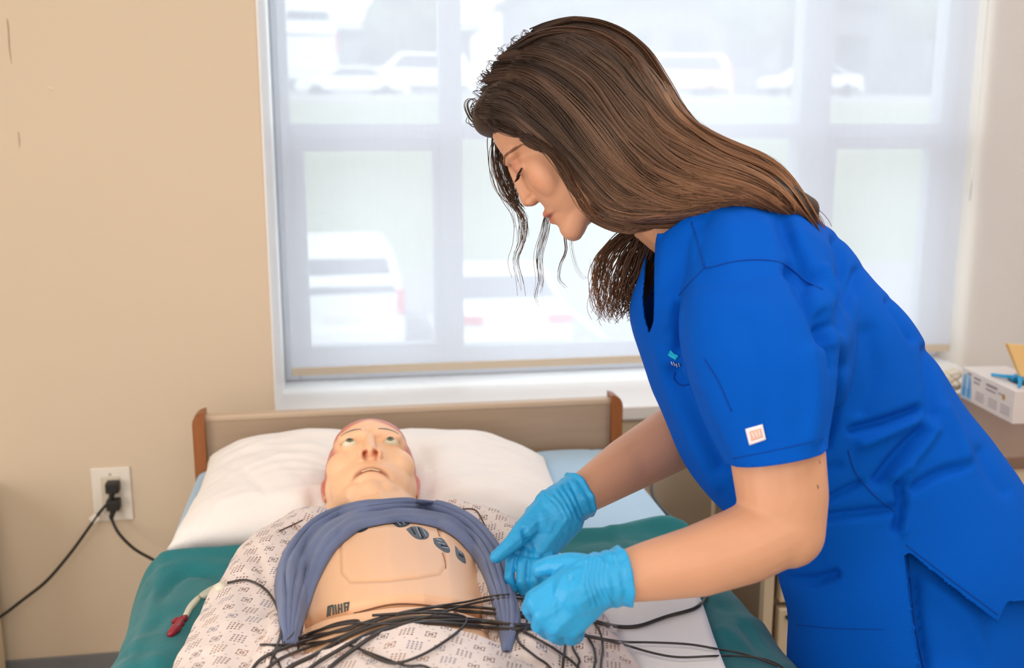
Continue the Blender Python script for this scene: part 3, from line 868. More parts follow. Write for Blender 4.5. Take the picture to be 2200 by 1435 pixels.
# ------------------------------------------------------------------ patient simulator (manikin)
def head_shapes(bm, M, woman):
    E = lambda c, r: ell(bm, c, r, M)
    Cn = lambda nodes: chain(bm, nodes, M)
    nose = .102 if woman else .102
    E((0, -.014, .036), (.074, .092, .080))
    E((0, .036, .046), (.060, .047, .054))
    E((0, .030, -.016), (.059, .054, .072))
    if woman:
        Cn([((.046, -.006, -.055), .017), ((.014, .066, -.096), .017)])
        Cn([((-.046, -.006, -.055), .017), ((-.014, .066, -.096), .017)])
        E((0, .034, -.042), (.056, .047, .062))
        E((0, .048, -.070), (.036, .032, .036))
    else:
        Cn([((.054, -.006, -.060), .022), ((.022, .058, -.094), .021)])
        Cn([((-.054, -.006, -.060), .022), ((-.022, .058, -.094), .021)])
        E((0, .020, -.030), (.071, .058, .070))
        E((0, .045, -.06), (.052, .042, .042))
        E((0, .038, -.050), (.062, .044, .064))
    E((0, .040, -.075), (.040, .042, .030))
    E((0, .068, -.095), (.020, .016, .019))
    for s in (-1, 1):
        E((s * (.034 if woman else .036), .050, -.020), (.028, .024, .036) if woman else (.032, .026, .034))
        E((s * .031, .0705, .009), (.0150, .0125, .0115))
        Cn([((s * .012, .080, .027), .009), ((s * .040, .070, .028), .009)])
        if not woman: Cn([((s * .012, .074, .034), .014), ((s * .038, .064, .034), .014)])
        E((s * .0125, nose - .014, -.033), (.0075, .010, .0075))
        # ear
        Cn([((s * .073, -.012, .012), (.006, .011, .018)), ((s * .071, -.008, -.016), (.005, .008, .010))])
        if woman:
            Cn([((s * .021, .072, -.064), (.006, .006, .004)), ((0, .0840, -.0590), (.009, .006, .0055))])
            Cn([((s * .019, .072, -.067), (.006, .006, .004)), ((0, .0815, -.0715), (.010, .006, .0060))])
        else:
            E((s * .008, .064, -.064), (.030, .020, .022))
    Cn([((0, .082, .018), .0075), ((0, nose - .0105, -.026), .0095)])
    E((0, nose - .010, -.030), (.010, .010, .0085))

# axes: head lies on the pillow, face turned up and towards the foot end
hc = P(797, 1043, 1.80)
hu = Vector((0.02, math.cos(math.radians(20)), math.sin(math.radians(20)))).normalized()   # crown direction
hf = Vector((0.0, -math.sin(math.radians(20)), math.cos(math.radians(20))))                # face normal
hx = hf.cross(hu).normalized(); hf = hu.cross(hx)
SM = 1.11
M_h = Matrix.Translation(hc) @ Matrix((hx, hf, hu)).transposed().to_4x4() @ Matrix.Scale(SM, 4)
TZ = .765
def man_body(bm):
    head_shapes(bm, M_h, False)
    chain(bm, [(M_h @ Vector((0, -.01, -.055)), .072), (Vector((.045, 1.60, .80)), .074), (Vector((.045, 1.54, .79)), .08)])
    # torso
    t = [((.045, 1.57, TZ), (.13, .03, .06)), ((.048, 1.51, TZ), (.165, .03, .092)), ((.05, 1.42, TZ), (.158, .03, .112)), ((.050, 1.32, TZ), (.146, .03, .108)), ((.050, 1.18, TZ), (.138, .03, .100)), ((.053, 1.0, TZ), (.14, .04, .09))]
    for a, b in zip(t, t[1:]): merge_hull(bm, ell_pts(a[0], a[1]) + ell_pts(b[0], b[1]))
    for s, pts in ((-1, [(-.11, 1.53, .775), (-.155, 1.28, .775), (-.155, 1.03, .775)]), (1, [(.205, 1.53, .775), (.265, 1.28, .775), (.265, 1.03, .775)])):
        chain(bm, [(Vector(pts[0]), .048), (Vector(pts[1]), .038), (Vector(pts[2]), .028)])
    # legs below the frame
    for s in (-1, 1):
        chain(bm, [(Vector((.053 + s * .085, .98, .79)), .065), (Vector((.053 + s * .09, .55, .80)), .045), (Vector((.053 + s * .09, .22, .79)), .035)])
man_me = blob('simulator_body', man_body, .0026, 9)
# carve: chest panel groove, abdomen groove, eyes, mouth, nostrils
co = cos(man_me)
Mi = np.array(M_h.inverted())
hl_ = (np.c_[co, np.ones(len(co))] @ Mi.T)[:, :3]
def gauss3(p, c, r): return np.exp(-(((p - np.array(c)) / np.array(r)) ** 2).sum(1))
no = normals(man_me)
disp = np.zeros(len(co))
for s in (-1, 1):
    disp -= .006 * gauss3(hl_, (s * .0078, .094, -.0385), (.0036, .010, .0040))
ym = hl_[:, 1] > .05
arch = -.0645 - 14 * hl_[:, 0] ** 2
mouth = np.exp(-((hl_[:, 2] - arch) / .0038) ** 2) * np.exp(-(np.abs(hl_[:, 0]) / .026) ** 6) * ym
disp -= .005 * mouth
px, py, dd_ = project(co)
topn = (no[:, 2] > .2) & (hl_[:, 2] < -.15)
panel = [(733, 1120), (731, 1180), (733, 1230), (752, 1250), (830, 1248), (900, 1240), (945, 1233), (958, 1215), (955, 1180), (940, 1120)]
abd = [(640, 1345), (700, 1318), (780, 1302), (850, 1292), (930, 1292), (1000, 1306), (1055, 1325)]
qa = seg_dist(px, py, [tuple(p) for p in catmull(abd, 30)])
disp -= np.where(topn, .009 * np.exp(-(qa / 8) ** 2), 0)
qp = seg_dist(px, py, panel)
disp -= np.where(topn, .0015 * np.exp(-(qp / 4) ** 2), 0)
groove_w = np.where(topn, np.exp(-(qa / 6) ** 2) * .55, 0)
setcos(man_me, co + no * disp[:, None])
base = np.array(lin((246, 197, 156)))
C = np.tile(base, (len(co), 1))
def blendc(C, w, c):
    w = np.clip(w, 0, 1)[:, None]; return C * (1 - w) + np.array(lin(c)) * w
inh = hl_[:, 2] > -.13
hairz = np.clip((hl_[:, 2] - (.074 - .55 * (.06 - hl_[:, 1]))) / .006, 0, 1)
side = np.clip((.054 - hl_[:, 1]) / .014, 0, 1) * np.clip((hl_[:, 2] + .040) / .03, 0, 1)
hairm = np.maximum(np.clip((hl_[:, 2] - .064 + .45 * np.abs(hl_[:, 0])) / .008, 0, 1), side) * inh
C = blendc(C, hairm * .8, (196, 92, 92))
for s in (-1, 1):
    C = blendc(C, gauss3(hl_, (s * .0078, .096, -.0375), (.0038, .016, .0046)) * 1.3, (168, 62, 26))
    C = blendc(C, gauss3(hl_, (s * .031, .08, .006), (.020, .02, .011)) * .35, (214, 160, 110))
C = blendc(C, mouth * 1.2, (140, 84, 58))
lipm = np.exp(-((hl_[:, 2] - arch + .0005) / .0075) ** 2) * np.exp(-(np.abs(hl_[:, 0]) / .027) ** 6) * ym
C = blendc(C, lipm * .45, (206, 128, 92))
C = blendc(C, np.where(topn, np.exp(-(qp / 2.6) ** 2) * .5, 0), (200, 142, 96))
C = blendc(C, groove_w, (212, 138, 84))
set_col(man_me, C)
man = thing('patient_simulator', 'peach vinyl patient simulator manikin lying on its back on the bed', 'manikin', (.05, 1.3, .73))
mb = obj('simulator_body', man_me, M_manikin, man)
mc = Caster([man_me])
# eyes
for s, pxe in ((-1, 755), (1, 845)):
    c = M_h @ Vector((s * -.031 if False else s * .031, .0735, .0075))
    # pick the local side that projects on this pixel
    q = np.array([c]); x_, y_, _ = project(q)
    bm = bmesh.new(); bmesh.ops.create_uvsphere(bm, u_segments=24, v_segments=16, radius=.0132)
    for v in bm.verts: v.co = Vector((v.co.x * 1.05, v.co.y, v.co.z * .62))
    me = bm_mesh('eye', bm, True)
    Me = Matrix.Translation(c) @ M_h.to_3x3().normalized().to_4x4() @ Matrix.Rotation(math.radians(-8), 4, 'X')
    me.transform(Me)
    eo = obj('eye', me, M_eye, man)
    bm = bmesh.new(); bmesh.ops.create_uvsphere(bm, u_segments=24, v_segments=12, radius=.0066)
    for v in bm.verts: v.co = Vector((v.co.x, v.co.y * .45 + .0112, v.co.z * .85 + .0022))
    me = bm_mesh('iris', bm, True); me.transform(Me); obj('iris', me, M_iris, eo)
    bm = bmesh.new(); bmesh.ops.create_uvsphere(bm, u_segments=16, v_segments=10, radius=.0030)
    for v in bm.verts: v.co = Vector((v.co.x, v.co.y * .5 + .0132, v.co.z + .0020))
    me = bm_mesh('pupil', bm, True); me.transform(Me); obj('pupil', me, M_pupil, eo)
    # lids as thin arcs
    up_l = [Vector((s * .031 + t * .0150, .0770 - .004 * abs(t) + .0025, .0085 + .0068 * (1 - t * t))) for t in np.linspace(-1, 1, 15)]
    obj('eyelid', tubes('eyelid', [[M_h @ p for p in up_l]], [np.array([.0012 + .0016 * (1 - abs(t)) for t in np.linspace(-1, 1, 15)])], 8), mat('lid', (214, 156, 108), .5), man)
for s_ in (-1, 1):
    L = []
    for t in np.linspace(0, 1, 20):
        p0 = M_h @ Vector((s_ * (.013 + .032 * t), .14, .0300 + .0075 * math.sin(t * 2.3) - .006 * t * t))
        loc, n_, i_, d_ = mc.t.ray_cast(p0, (M_h.to_3x3() @ Vector((0, -1, 0))).normalized())
        L.append(np.array(loc + n_ * .0004))
    obj('eyebrow', tubes('eyebrow', [L], [np.interp(np.linspace(0, 1, 20), [0, .4, 1], [.0005, .0011, .0004])], 6), M_brow, man)
# upper teeth
L = [M_h @ Vector((t * .013, .0865 - .0035 * abs(t), -.0665 - .0012 * t * t)) for t in np.linspace(-1, 1, 12)]
obj('teeth', tubes('teeth', [L], [.0013], 8), mat('teeth_cream', (226, 196, 158), .4), man)
# ---- electrodes stuck on the chest
def pad(pts_px, label, stripes, mm=M_patch, name='electrode_pad', lift=.0012):
    cen = np.mean(pts_px, axis=0)
    rng = 4
    V, F = [], []
    outer = catmull(list(pts_px) + [pts_px[0]], 28)[:-1]
    V.append(mc.hit(*cen, 1.5, 0, lift + .0004))
    K = 3
    for k in range(1, K + 1):
        for p in outer:
            q = cen + (p - cen) * k / K
            V.append(mc.hit(q[0], q[1], 1.5, 0, lift if k < K else .0001))
    n = len(outer)
    for i in range(n): F.append((0, 1 + i, 1 + (i + 1) % n))
    for k in range(K - 1):
        for i in range(n):
            a = 1 + k * n
            F.append((a + i, a + n + i, a + n + (i + 1) % n, a + (i + 1) % n))
    t = obj(name, mesh_pd(name, V, F), mm)
    tag(t, label, 'electrode', 'ECG electrode pads on the simulator chest')
    for a, b, m_, r in stripes:
        L = drape(mc, [a, b], 8, nlift=lift + .0006, smooth=0)
        obj('printed_bar', tubes('printed_bar', [L], [r], 5), m_, t)
pad([(757, 1143), (770, 1131), (790, 1131), (788, 1138), (774, 1144)], 'dark electrode pad under the left end of the grey collar', [((768, 1140), (784, 1134), M_patchl, .0006)], M_patchd)
pad([(840, 1120), (862, 1117), (880, 1124), (872, 1131), (857, 1133), (846, 1127)], 'dark electrode pad at the middle of the grey collar', [((852, 1123), (860, 1130), M_patchl, .0006), ((862, 1122), (870, 1129), M_patchl, .0006)], M_patchd)
pad([(872, 1137), (885, 1131), (905, 1133), (921, 1145), (918, 1157), (900, 1159), (886, 1152)], 'grey striped electrode pad, second from the right of the collar middle',
    [((884, 1136), (892, 1150), M_patchd, .001), ((893, 1135), (903, 1155), M_patchl, .0008), ((899, 1136), (908, 1157), M_patchd, .0012), ((907, 1139), (915, 1155), M_patchl, .0008)])
pad([(930, 1156), (948, 1156), (958, 1165), (967, 1182), (962, 1188), (948, 1182), (934, 1170)], 'pale blue-grey electrode pad at the corner of the chest panel',
    [((937, 1160), (948, 1165), M_patchl, .001), ((940, 1168), (955, 1172), M_patchl, .001), ((950, 1178), (962, 1180), M_patchl, .001), ((946, 1173), (960, 1176), M_patchd, .0006)])
pad([(977, 1172), (985, 1180), (996, 1190), (1001, 1210), (990, 1206), (980, 1194)], 'narrow diamond electrode pad nearest the right side of the collar', [((982, 1183), (992, 1192), M_patchl, .0008), ((984, 1192), (994, 1199), M_patchd, .001)])
# label marks on the lower left abdomen
mk = obj('printed_label', tubes('printed_label', [drape(mc, [a, b], 8, nlift=.0005, smooth=0) for a, b in
    (((706, 1303), (704, 1325)), ((711, 1302), (709, 1323)), ((716, 1301), (717, 1321)), ((721, 1300), (723, 1319)), ((706, 1304), (716, 1301)), ((728, 1299), (728, 1318)),
     ((734, 1298), (735, 1316)), ((728, 1309), (735, 1307)), ((740, 1296), (742, 1314)), ((740, 1297), (751, 1295)), ((741, 1305), (749, 1303)), ((749, 1298), (747, 1312)))], [.0013] * 12, 5), mat('label_dark', (88, 92, 88), .6), man)
mk['label'] = 'dark printed marks on the abdomen'
# thin brown lines on the chest skin
ln = obj('skin_line', tubes('skin_line', [drape(mc, [(938, 1124), (940, 1140), (944, 1152)], 12, nlift=.0003), drape(mc, [(950, 1188), (956, 1205), (958, 1222)], 12, nlift=.0003)], [.0007, .0006], 5), mat('line_brown', (160, 88, 52), .6), man)
ln['label'] = 'thin brown crack lines beside the electrode pads'

# ------------------------------------------------------------------ gown
def gown_b(bm):
    A = lambda x, y, z, r: (Vector((x, y, z)), r)
    # sleeves over both arms
    chain(bm, [A(-.065, 1.56, .80, (.065, .05, .060)), A(-.115, 1.49, .795, (.068, .06, .062)), A(-.148, 1.33, .79, (.066, .07, .058)), A(-.158, 1.15, .79, (.066, .07, .060)), A(-.165, .9, .79, (.075, .07, .062)), A(-.15, .5, .79, (.075, .07, .06))])
    chain(bm, [A(.165, 1.57, .80, (.065, .05, .058)), A(.220, 1.49, .795, (.070, .06, .060)), A(.262, 1.33, .79, (.068, .07, .055)), A(.270, 1.13, .785, (.068, .07, .055)), A(.275, .9, .785, (.075, .07, .055)), A(.25, .5, .79, (.075, .07, .055))])
    # lower body
    t = [((.052, 1.115, .785), (.17, .03, .088)), ((.053, .98, .785), (.195, .05, .098)), ((.053, .75, .785), (.20, .05, .095)), ((.053, .42, .785), (.19, .05, .085))]
    for a, b in zip(t, t[1:]): merge_hull(bm, ell_pts(a[0], a[1]) + ell_pts(b[0], b[1]))
    # side panels between sleeve and chest
    chain(bm, [A(-.085, 1.50, .79, (.035, .05, .05)), A(-.09, 1.3, .79, (.03, .06, .05)), A(-.10, 1.1, .79, (.04, .06, .07))])
    chain(bm, [A(.185, 1.50, .79, (.035, .05, .05)), A(.19, 1.3, .79, (.03, .06, .05)), A(.20, 1.1, .79, (.05, .06, .07))])
gown_me = blob('gown', gown_b, .0045, 6)
folds(gown_me, [
    ([(560, 1200), (575, 1270), (568, 1340), (560, 1435)], 12, -.014), ([(545, 1180), (600, 1160), (640, 1130)], 9, -.008),
    ([(500, 1250), (560, 1215)], 10, -.006), ([(640, 1400), (760, 1395), (860, 1360)], 10, -.006),
    ([(950, 1345), (1050, 1395), (1160, 1435)], 12, -.010), ([(1180, 1330), (1260, 1350), (1330, 1400)], 9, -.006), ([(1030, 1130), (1090, 1180)], 8, -.006)],
    wr=.0065, wscale=11, stretch=(1.3, .8, 1))
def uv_xy(me):
    co = cos(me)
    uvl = me.uv_layers.new(name='UVMap')
    li = np.empty(len(me.loops), np.int32); me.loops.foreach_get('vertex_index', li)
    # unroll around the long axis: sides use height
    no = normals(me)
    u = co[:, 0] - np.sign(co[:, 0] - .05) * (np.clip(.82 - co[:, 2], 0, 1)) * 1.0
    uv = np.stack([u, co[:, 1]], 1)
    uvl.data.foreach_set('uv', uv[li].astype(np.float32).ravel())
uv_xy(gown_me)
gown = obj('hospital_gown', gown_me, M_gown)
tag(gown, 'white hospital gown printed with small brown squares over the simulator arms and hips', 'gown')
gc = Caster([man_me, gown_me])
# ties of the gown: thin dark brown piping by the right shoulder
obj('piping', tubes('piping', [drape(gc, [(975, 1100), (1000, 1094), (1022, 1097), (1035, 1116), (1050, 1145), (1062, 1160)], 30, nlift=.001)], [.0011], 6), mat('piping_brown', (92, 66, 58), .8), gown)
obj('piping', tubes('piping', [drape(gc, [(600, 1142), (625, 1130), (650, 1118)], 14, nlift=.001)], [.0009], 6), bpy.data.materials['piping_brown'], gown)

# ------------------------------------------------------------------ slate blue shirt pulled up round the shoulders
path = [(622, 1388, 22), (628, 1320, 56), (636, 1255, 84), (652, 1205, 92), (690, 1150, 84), (750, 1110, 62), (820, 1096, 46), (890, 1093, 48), (950, 1103, 54), (1000, 1130, 60), (1040, 1175, 60), (1066, 1225, 56), (1082, 1285, 48), (1092, 1340, 44), (1088, 1402, 10)]
PP = catmull(path, 150)
nvv = 30
V, F = [], []
for i, p in enumerate(PP):
    a = PP[max(0, i - 1)]; b = PP[min(len(PP) - 1, i + 1)]
    t = (b - a)[:2]; t /= np.linalg.norm(t) + 1e-9
    nrm = np.array([t[1], -t[0]])
    for j in range(nvv + 1):
        v = 2 * j / nvv - 1
        wob_ = 1 + .10 * nz_(i * .09, v * 2)
        q = p[:2] + nrm * v * p[2] / 2 * wob_
        h = gc.hit(q[0], q[1] + 10 * max(0, min(1, (1250 - q[1]) / 150)), 1.6, 0, 0)
        phase = v * 7.2 + .9 * math.sin(i * .045) + 1.4 * nz_(i * .03, v * .8, 3)
        rid = .0075 * (abs(math.cos(phase)) ** 1.4) + .004 * nz_(i * .12, v * 5, 8)
        edge = (1 - abs(v) ** 6) * max(.12, min(1, i / 12, (len(PP) - 1 - i) / 12))
        lift = .001 + (.010 + rid) * edge
        u = (h - CAM).normalized()
        V.append(h + Vector((0, 0, 1)) * lift * .75 - u * lift * .5)
Vn = np.array([tuple(v) for v in V]).reshape(len(PP), nvv + 1, 3)
for _ in range(3):
    Vn[1:-1] = Vn[1:-1] * .5 + (Vn[:-2] + Vn[2:]) * .25
for _ in range(1):
    Vn[:, 1:-1] = Vn[:, 1:-1] * .5 + (Vn[:, :-2] + Vn[:, 2:]) * .25
V = Vn.reshape(-1, 3)
for i in range(len(PP) - 1):
    for j in range(nvv):
        a = i * (nvv + 1) + j
        F.append((a, a + 1, a + nvv + 2, a + nvv + 1))
garm_me = mesh_pd('shirt', V, F)
garm = obj('rolled_shirt', garm_me, M_garment)
so = garm.modifiers.new('s', 'SOLIDIFY'); so.thickness = .0025; so.offset = -1
tag(garm, 'slate blue shirt bunched in an arch around the simulator chest and neck', 'shirt')

# ------------------------------------------------------------------ cables
cc = Caster([man_me, gown_me, garm_me, dme, gme])
cab_defs = []
def cable(pts, r, label, lift=.004, n=70, m=None, dd=None, rise=None):
    r *= .86
    pts = list(pts)
    for e_, q_ in ((0, 1), (-1, -2)):
        if pts[e_][1] >= 1434:
            dx, dy = pts[e_][0] - pts[q_][0], pts[e_][1] - pts[q_][1]; m_ = math.hypot(dx, dy)
            new = (pts[e_][0] + dx / m_ * 90, pts[e_][1] + max(dy / m_, .6) * 190)
            if e_ == 0: pts.insert(0, new)
            else: pts.append(new)
    L = drape(cc, pts, n, lift=lift + r, dd=dd, smooth=4)
    if rise:
        for i in range(n):
            L[i] += np.array(-FW) * 0 + np.array([0, 0, 1]) * rise * math.sin(math.pi * i / (n - 1))
    o = obj('lead_wire', tubes('lead_wire', [L], [r], 8), m or M_cable)
    tag(o, label, 'cable')
    return o
cable([(540, 1440), (580, 1405), (660, 1375), (760, 1345), (850, 1320), (960, 1312), (1060, 1318), (1180, 1330)], .0024, 'black lead wire along the top of the main bundle')
cable([(600, 1450), (680, 1405), (760, 1360), (850, 1333), (940, 1325), (1050, 1335), (1150, 1345), (1200, 1345)], .0030, 'thick black lead wire in the middle of the bundle', .006)
cable([(690, 1455), (760, 1395), (830, 1352), (920, 1338), (1020, 1345), (1110, 1352), (1190, 1340)], .0030, 'thick black lead wire at the lower edge of the bundle', .008)
cable([(650, 1450), (730, 1395), (800, 1358), (880, 1340), (980, 1333), (1080, 1340), (1170, 1350)], .0028, 'thick black wire tucked between bundle middle and lower edge', .009)
cable([(575, 1435), (650, 1395), (740, 1365), (830, 1325), (930, 1305), (1030, 1305), (1150, 1320)], .0022, 'black lead wire crossing from gown up to the near glove', .007)
cable([(640, 1370), (690, 1352), (760, 1338), (850, 1340), (930, 1322), (1000, 1300), (1080, 1285), (1135, 1287)], .0018, 'thin black wire running over the belly seam to the gloves', .010)
cable([(660, 1365), (720, 1340), (770, 1333), (752, 1352), (690, 1362), (648, 1372)], .0018, 'thin black wire making a flat loop below the left shirt end')
cable([(560, 1385), (640, 1385), (720, 1378), (800, 1405), (870, 1430), (930, 1440)], .0018, 'thin wire sagging across the printed gown at the bottom', .005)
cable([(780, 1400), (840, 1425), (900, 1410), (960, 1375), (1000, 1340), (990, 1322), (900, 1316), (800, 1322)], .0020, 'dark wire forming the big round loop below the bundle', .012)
cable([(488, 1252), (530, 1246), (570, 1265), (595, 1305), (605, 1355), (590, 1400), (580, 1435)], .0018, 'dark wire curving down over the left gown sleeve', .004)
cable([(605, 1440), (590, 1405), (630, 1360), (655, 1310), (640, 1400)], .0014, 'thin wire doubling back under the left shirt end', .003)
cable([(1105, 1345), (1150, 1370), (1200, 1400), (1250, 1445)], .0018, 'thin black wire slanting below the near glove across the gown', .006)
cable([(1108, 1350), (1115, 1380), (1150, 1410), (1190, 1445)], .0018, 'thin black wire hanging lowest left below the near glove', .006)
cable([(1215, 1370), (1213, 1400), (1208, 1445)], .0018, 'short black wire dropping straight down from the near glove', .006)
cable([(1225, 1370), (1232, 1395), (1245, 1420), (1240, 1445)], .0018, 'short black wire bending right under the near glove', .006)
cable([(1262, 1368), (1275, 1390), (1280, 1420), (1275, 1445)], .0016, 'black wire curving down right of the near glove', .006)
cable([(1275, 1335), (1290, 1360), (1295, 1395), (1290, 1445)], .0016, 'outer black wire curving down right of the near glove', .006)
cable([(1250, 1363), (1330, 1378), (1400, 1380), (1480, 1384), (1545, 1395), (1600, 1405), (1670, 1430)], .0018, 'thin black wire crossing the draw sheet to the bed edge', .018)
cable([(1250, 1365), (1330, 1382), (1400, 1402), (1460, 1412), (1545, 1409), (1620, 1412), (1690, 1440)], .0018, 'lowest thin black wire sagging across the draw sheet', .018)
cable([(1270, 1333), (1320, 1345), (1370, 1345), (1430, 1325), (1490, 1308), (1512, 1290), (1520, 1278)], .0032, 'thick black cable curving over the draw sheet to the forearm', .008)
cable([(850, 1322), (920, 1305), (1000, 1293), (1060, 1280), (1110, 1278), (1150, 1284)], .0016, 'brown-black wire from belly seam to the far glove fingers', .010)
cable([(1120, 1282), (1130, 1310), (1132, 1340), (1125, 1360)], .0014, 'short wire crossing the bundle between both gloves', .012)
cable([(760, 1318), (850, 1298), (950, 1305), (990, 1322)], .0014, 'thin brown wire lying along the abdomen groove', .003, m=mat('cable_brown', (120, 78, 50), .5))
# bed control cord at the right of the pillow area
pcb = Caster([bs.data, gme, pme])
L = [np.array(PY(x, y, yy)) for x, y, yy in ((1398, 1030, 2.12), (1402, 1062, 2.05), (1420, 1090, 1.98), (1445, 1114, 1.90), (1472, 1134, 1.84))]
o = obj('control_cable', tubes('control_cable', [catmull(L, 24)], [.0035], 8), M_cable); tag(o, 'black cord curving down the right edge of the mattress', 'cord')

# IV line with red clamp at the left of the gown
iv = thing('arm_tubing', 'off-white tubing with red clamp sticking out by the left sleeve', 'tube', PZ(420, 1290, .79))
tl_ = [np.array(cc.hit(x, y, 1.5, .006)) for x, y in ((476, 1262), (440, 1278), (412, 1302), (398, 1325))]
obj('tubing', tubes('tubing', [catmull(tl_, 16)], [np.linspace(.008, .0045, 16)], 10), M_tube, iv)
tl_ = [np.array(cc.hit(x, y, 1.5, .007)) for x, y in ((400, 1324), (388, 1336), (378, 1350), (364, 1364))]
cl = obj('clamp', tubes('clamp', [catmull(tl_, 12)], [np.array([.003, .005, .0065, .004, .0065, .0075, .005, .0075, .0075, .0065, .0055, .004])], 8), M_red, iv)
tl_ = [np.array(cc.hit(x, y, 1.5, .012)) for x, y in ((372, 1336), (379, 1330), (392, 1330))]
obj('clamp_tab', tubes('clamp_tab', [catmull(tl_, 8)], [.003], 6), M_red, iv)

# ------------------------------------------------------------------ woman in blue scrubs
person = thing('person', 'woman with long brown hair in royal blue scrubs bending over the bed with gloved hands', 'person', (.72, 1.2, 0))
# head axes
a38 = math.radians(37)
f2 = (-RT * math.cos(a38) - UP * math.sin(a38))
wu = (-RT * math.sin(a38) + UP * math.cos(a38))
f_ = (f2 * math.cos(math.radians(9)) + FW * math.sin(math.radians(9))).normalized()
wx = f_.cross(wu).normalized()
HCW = P(1223, 302, 1.38)
M_w = Matrix.Translation(HCW) @ Matrix((wx, f_, wu)).transposed().to_4x4()
def wbody(bm):
    head_shapes(bm, M_w, True)
    chain(bm, [(M_w @ Vector((0, -.035, -.035)), .054), (P(1395, 432, 1.40), .050), (P(1500, 505, 1.41), .058), (P(1560, 600, 1.42), .09)])
    # upper trunk inside the scrub top
    chain(bm, [(P(1560, 600, 1.42), .075), (P(1640, 760, 1.43), .095), (P(1780, 960, 1.44), .095), (P(1900, 1110, 1.44), .10)])
    # far arm
    chain(bm, [(P(1560, 600, 1.55), .055), (P(1545, 760, 1.60), .048), (P(1520, 900, 1.58), .050), (P(1440, 946, 1.52), .047), (P(1350, 998, 1.48), .040), (P(1245, 1066, 1.42), .0275), (P(1215, 1085, 1.41), .026)], None, True)
    # near arm
    chain(bm, [(P(1640, 690, 1.24), .045), (P(1655, 800, 1.215), .050), (P(1668, 960, 1.18), .0545), (P(1680, 1060, 1.175), .052), (P(1690, 1140, 1.17), .043)], None, True)
    chain(bm, [(P(1685, 1128, 1.17), .0450), (P(1600, 1170, 1.165), .0440), (P(1500, 1205, 1.16), .0400), (P(1400, 1226, 1.15), .0335), (P(1310, 1246, 1.14), .0255), (P(1285, 1250, 1.137), .020)], None, True)
body_me = blob('body', wbody, .0026, 8)
co = cos(body_me); no = normals(body_me)
Mi = np.array(M_w.inverted())
hw = (np.c_[co, np.ones(len(co))] @ Mi.T)[:, :3]
disp = np.zeros(len(co))
for s in (-1, 1):
    disp -= .003 * gauss3(hw, (s * .0075, .096, -.0385), (.004, .006, .0035))
    disp -= .0045 * gauss3(hw, (s * .018, .082, .012), (.008, .012, .009))      # inner socket
ml = np.exp(-((hw[:, 2] + .0655) / .0026) ** 2) * np.exp(-(np.abs(hw[:, 0]) / .025) ** 6) * (hw[:, 1] > .05)
disp -= .003 * ml
setcos(body_me, co + no * disp[:, None])
C = np.tile(np.array(lin((205, 153, 121))), (len(co), 1))
lips = np.exp(-((hw[:, 2] + .0655) / .0095) ** 4) * np.exp(-(np.abs(hw[:, 0]) / .025) ** 6) * np.clip((hw[:, 1] - .076) / .006, 0, 1)
C = blendc(C, lips * .8, (190, 100, 88))
C = blendc(C, ml, (120, 60, 52))
for s in (-1, 1):
    C = blendc(C, gauss3(hw, (s * .033, .078, .013), (.016, .014, .0075)) * .75, (172, 96, 72))   # eye shadow on the lid
    C = blendc(C, gauss3(hw, (s * .042, .062, -.022), (.022, .02, .018)) * .25, (226, 140, 108))
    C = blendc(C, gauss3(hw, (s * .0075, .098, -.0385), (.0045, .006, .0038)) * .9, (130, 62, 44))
C = blendc(C, gauss3(hw, (0, .10, -.03), (.014, .012, .012)) * .25, (226, 140, 110))
set_col(body_me, C)
wb = obj('body', body_me, M_skin, person)
wc = Caster([body_me])
# lashes and brow on the near side
def wl(pts): return [M_w @ Vector(p) for p in pts]
near = -1 if wx.dot(FW) > 0 else 1
lash = []
for s in (-1, 1):
    arc = [(s * (.031 + .0145 * t), .0828 - .0085 * abs(t) ** 2 - (.004 * max(0, t)), .0035 - .0020 * (1 - t * t) + .001 * t) for t in np.linspace(-1, 1, 17)]
    lash.append(arc)
    o = obj('eyelash', tubes('eyelash', [wl(arc)] + [[np.array(M_w @ (Vector(a))), np.array(M_w @ (Vector(a) + Vector((s * .001, .0035, -.003)))), np.array(M_w @ (Vector(a) + Vector((s * .0025, .0075, -.004))))] for a in arc[3:]],
        [np.full(17, .0011)] + [np.array([.0006, .0005, .0001])] * 14, 5), M_lash, person)
    L = []
    for k in range(110):
        t = k / 109
        x = s * (.014 + .034 * t); z = .0265 + .005 * math.sin(t * 2.4) + random.uniform(-.0014, .0014)
        o3 = M_w @ Vector((x, .14, z)); dirn = (M_w.to_3x3() @ Vector((0, -1, 0))).normalized()
        loc, n_, i_, d_ = wc.t.ray_cast(o3, dirn)
        if loc:
            tx = (M_w.to_3x3() @ Vector((s * .0050, 0, .0012 - .0026 * t)))
            hs_ = []
            for q_ in (0, .5, 1):
                l2, n2_, _, _ = wc.t.ray_cast(o3 + tx * q_, dirn)
                if l2: hs_.append(np.array(l2 + n2_ * .0008))
            if len(hs_) == 3: L.append(hs_)
    if L:
        obj('eyebrow', tubes('eyebrow', L, [np.array([.0003, .0004, .0001])] * len(L), 4), mat('soft_brow', (128, 84, 60), .7), person)

# small tattoo dots on the near upper arm and stud
for (x, y, r) in ((1757, 1045, .0020), (1761, 992, .0010)):
    p = wc.hit(x, y, 1.17, 0, 0)
    L = [np.array(wc.hit(x - 2, y - 4, 1.17, 0, .0001)), np.array(p), np.array(wc.hit(x + 1, y + 5, 1.17, 0, .0001))]
    o = obj('tattoo_mark', tubes('tattoo_mark', [L], [np.array([.3, 1, .4]) * r * .6], 6), mat('tattoo_ink', (132, 104, 92), .6), person)

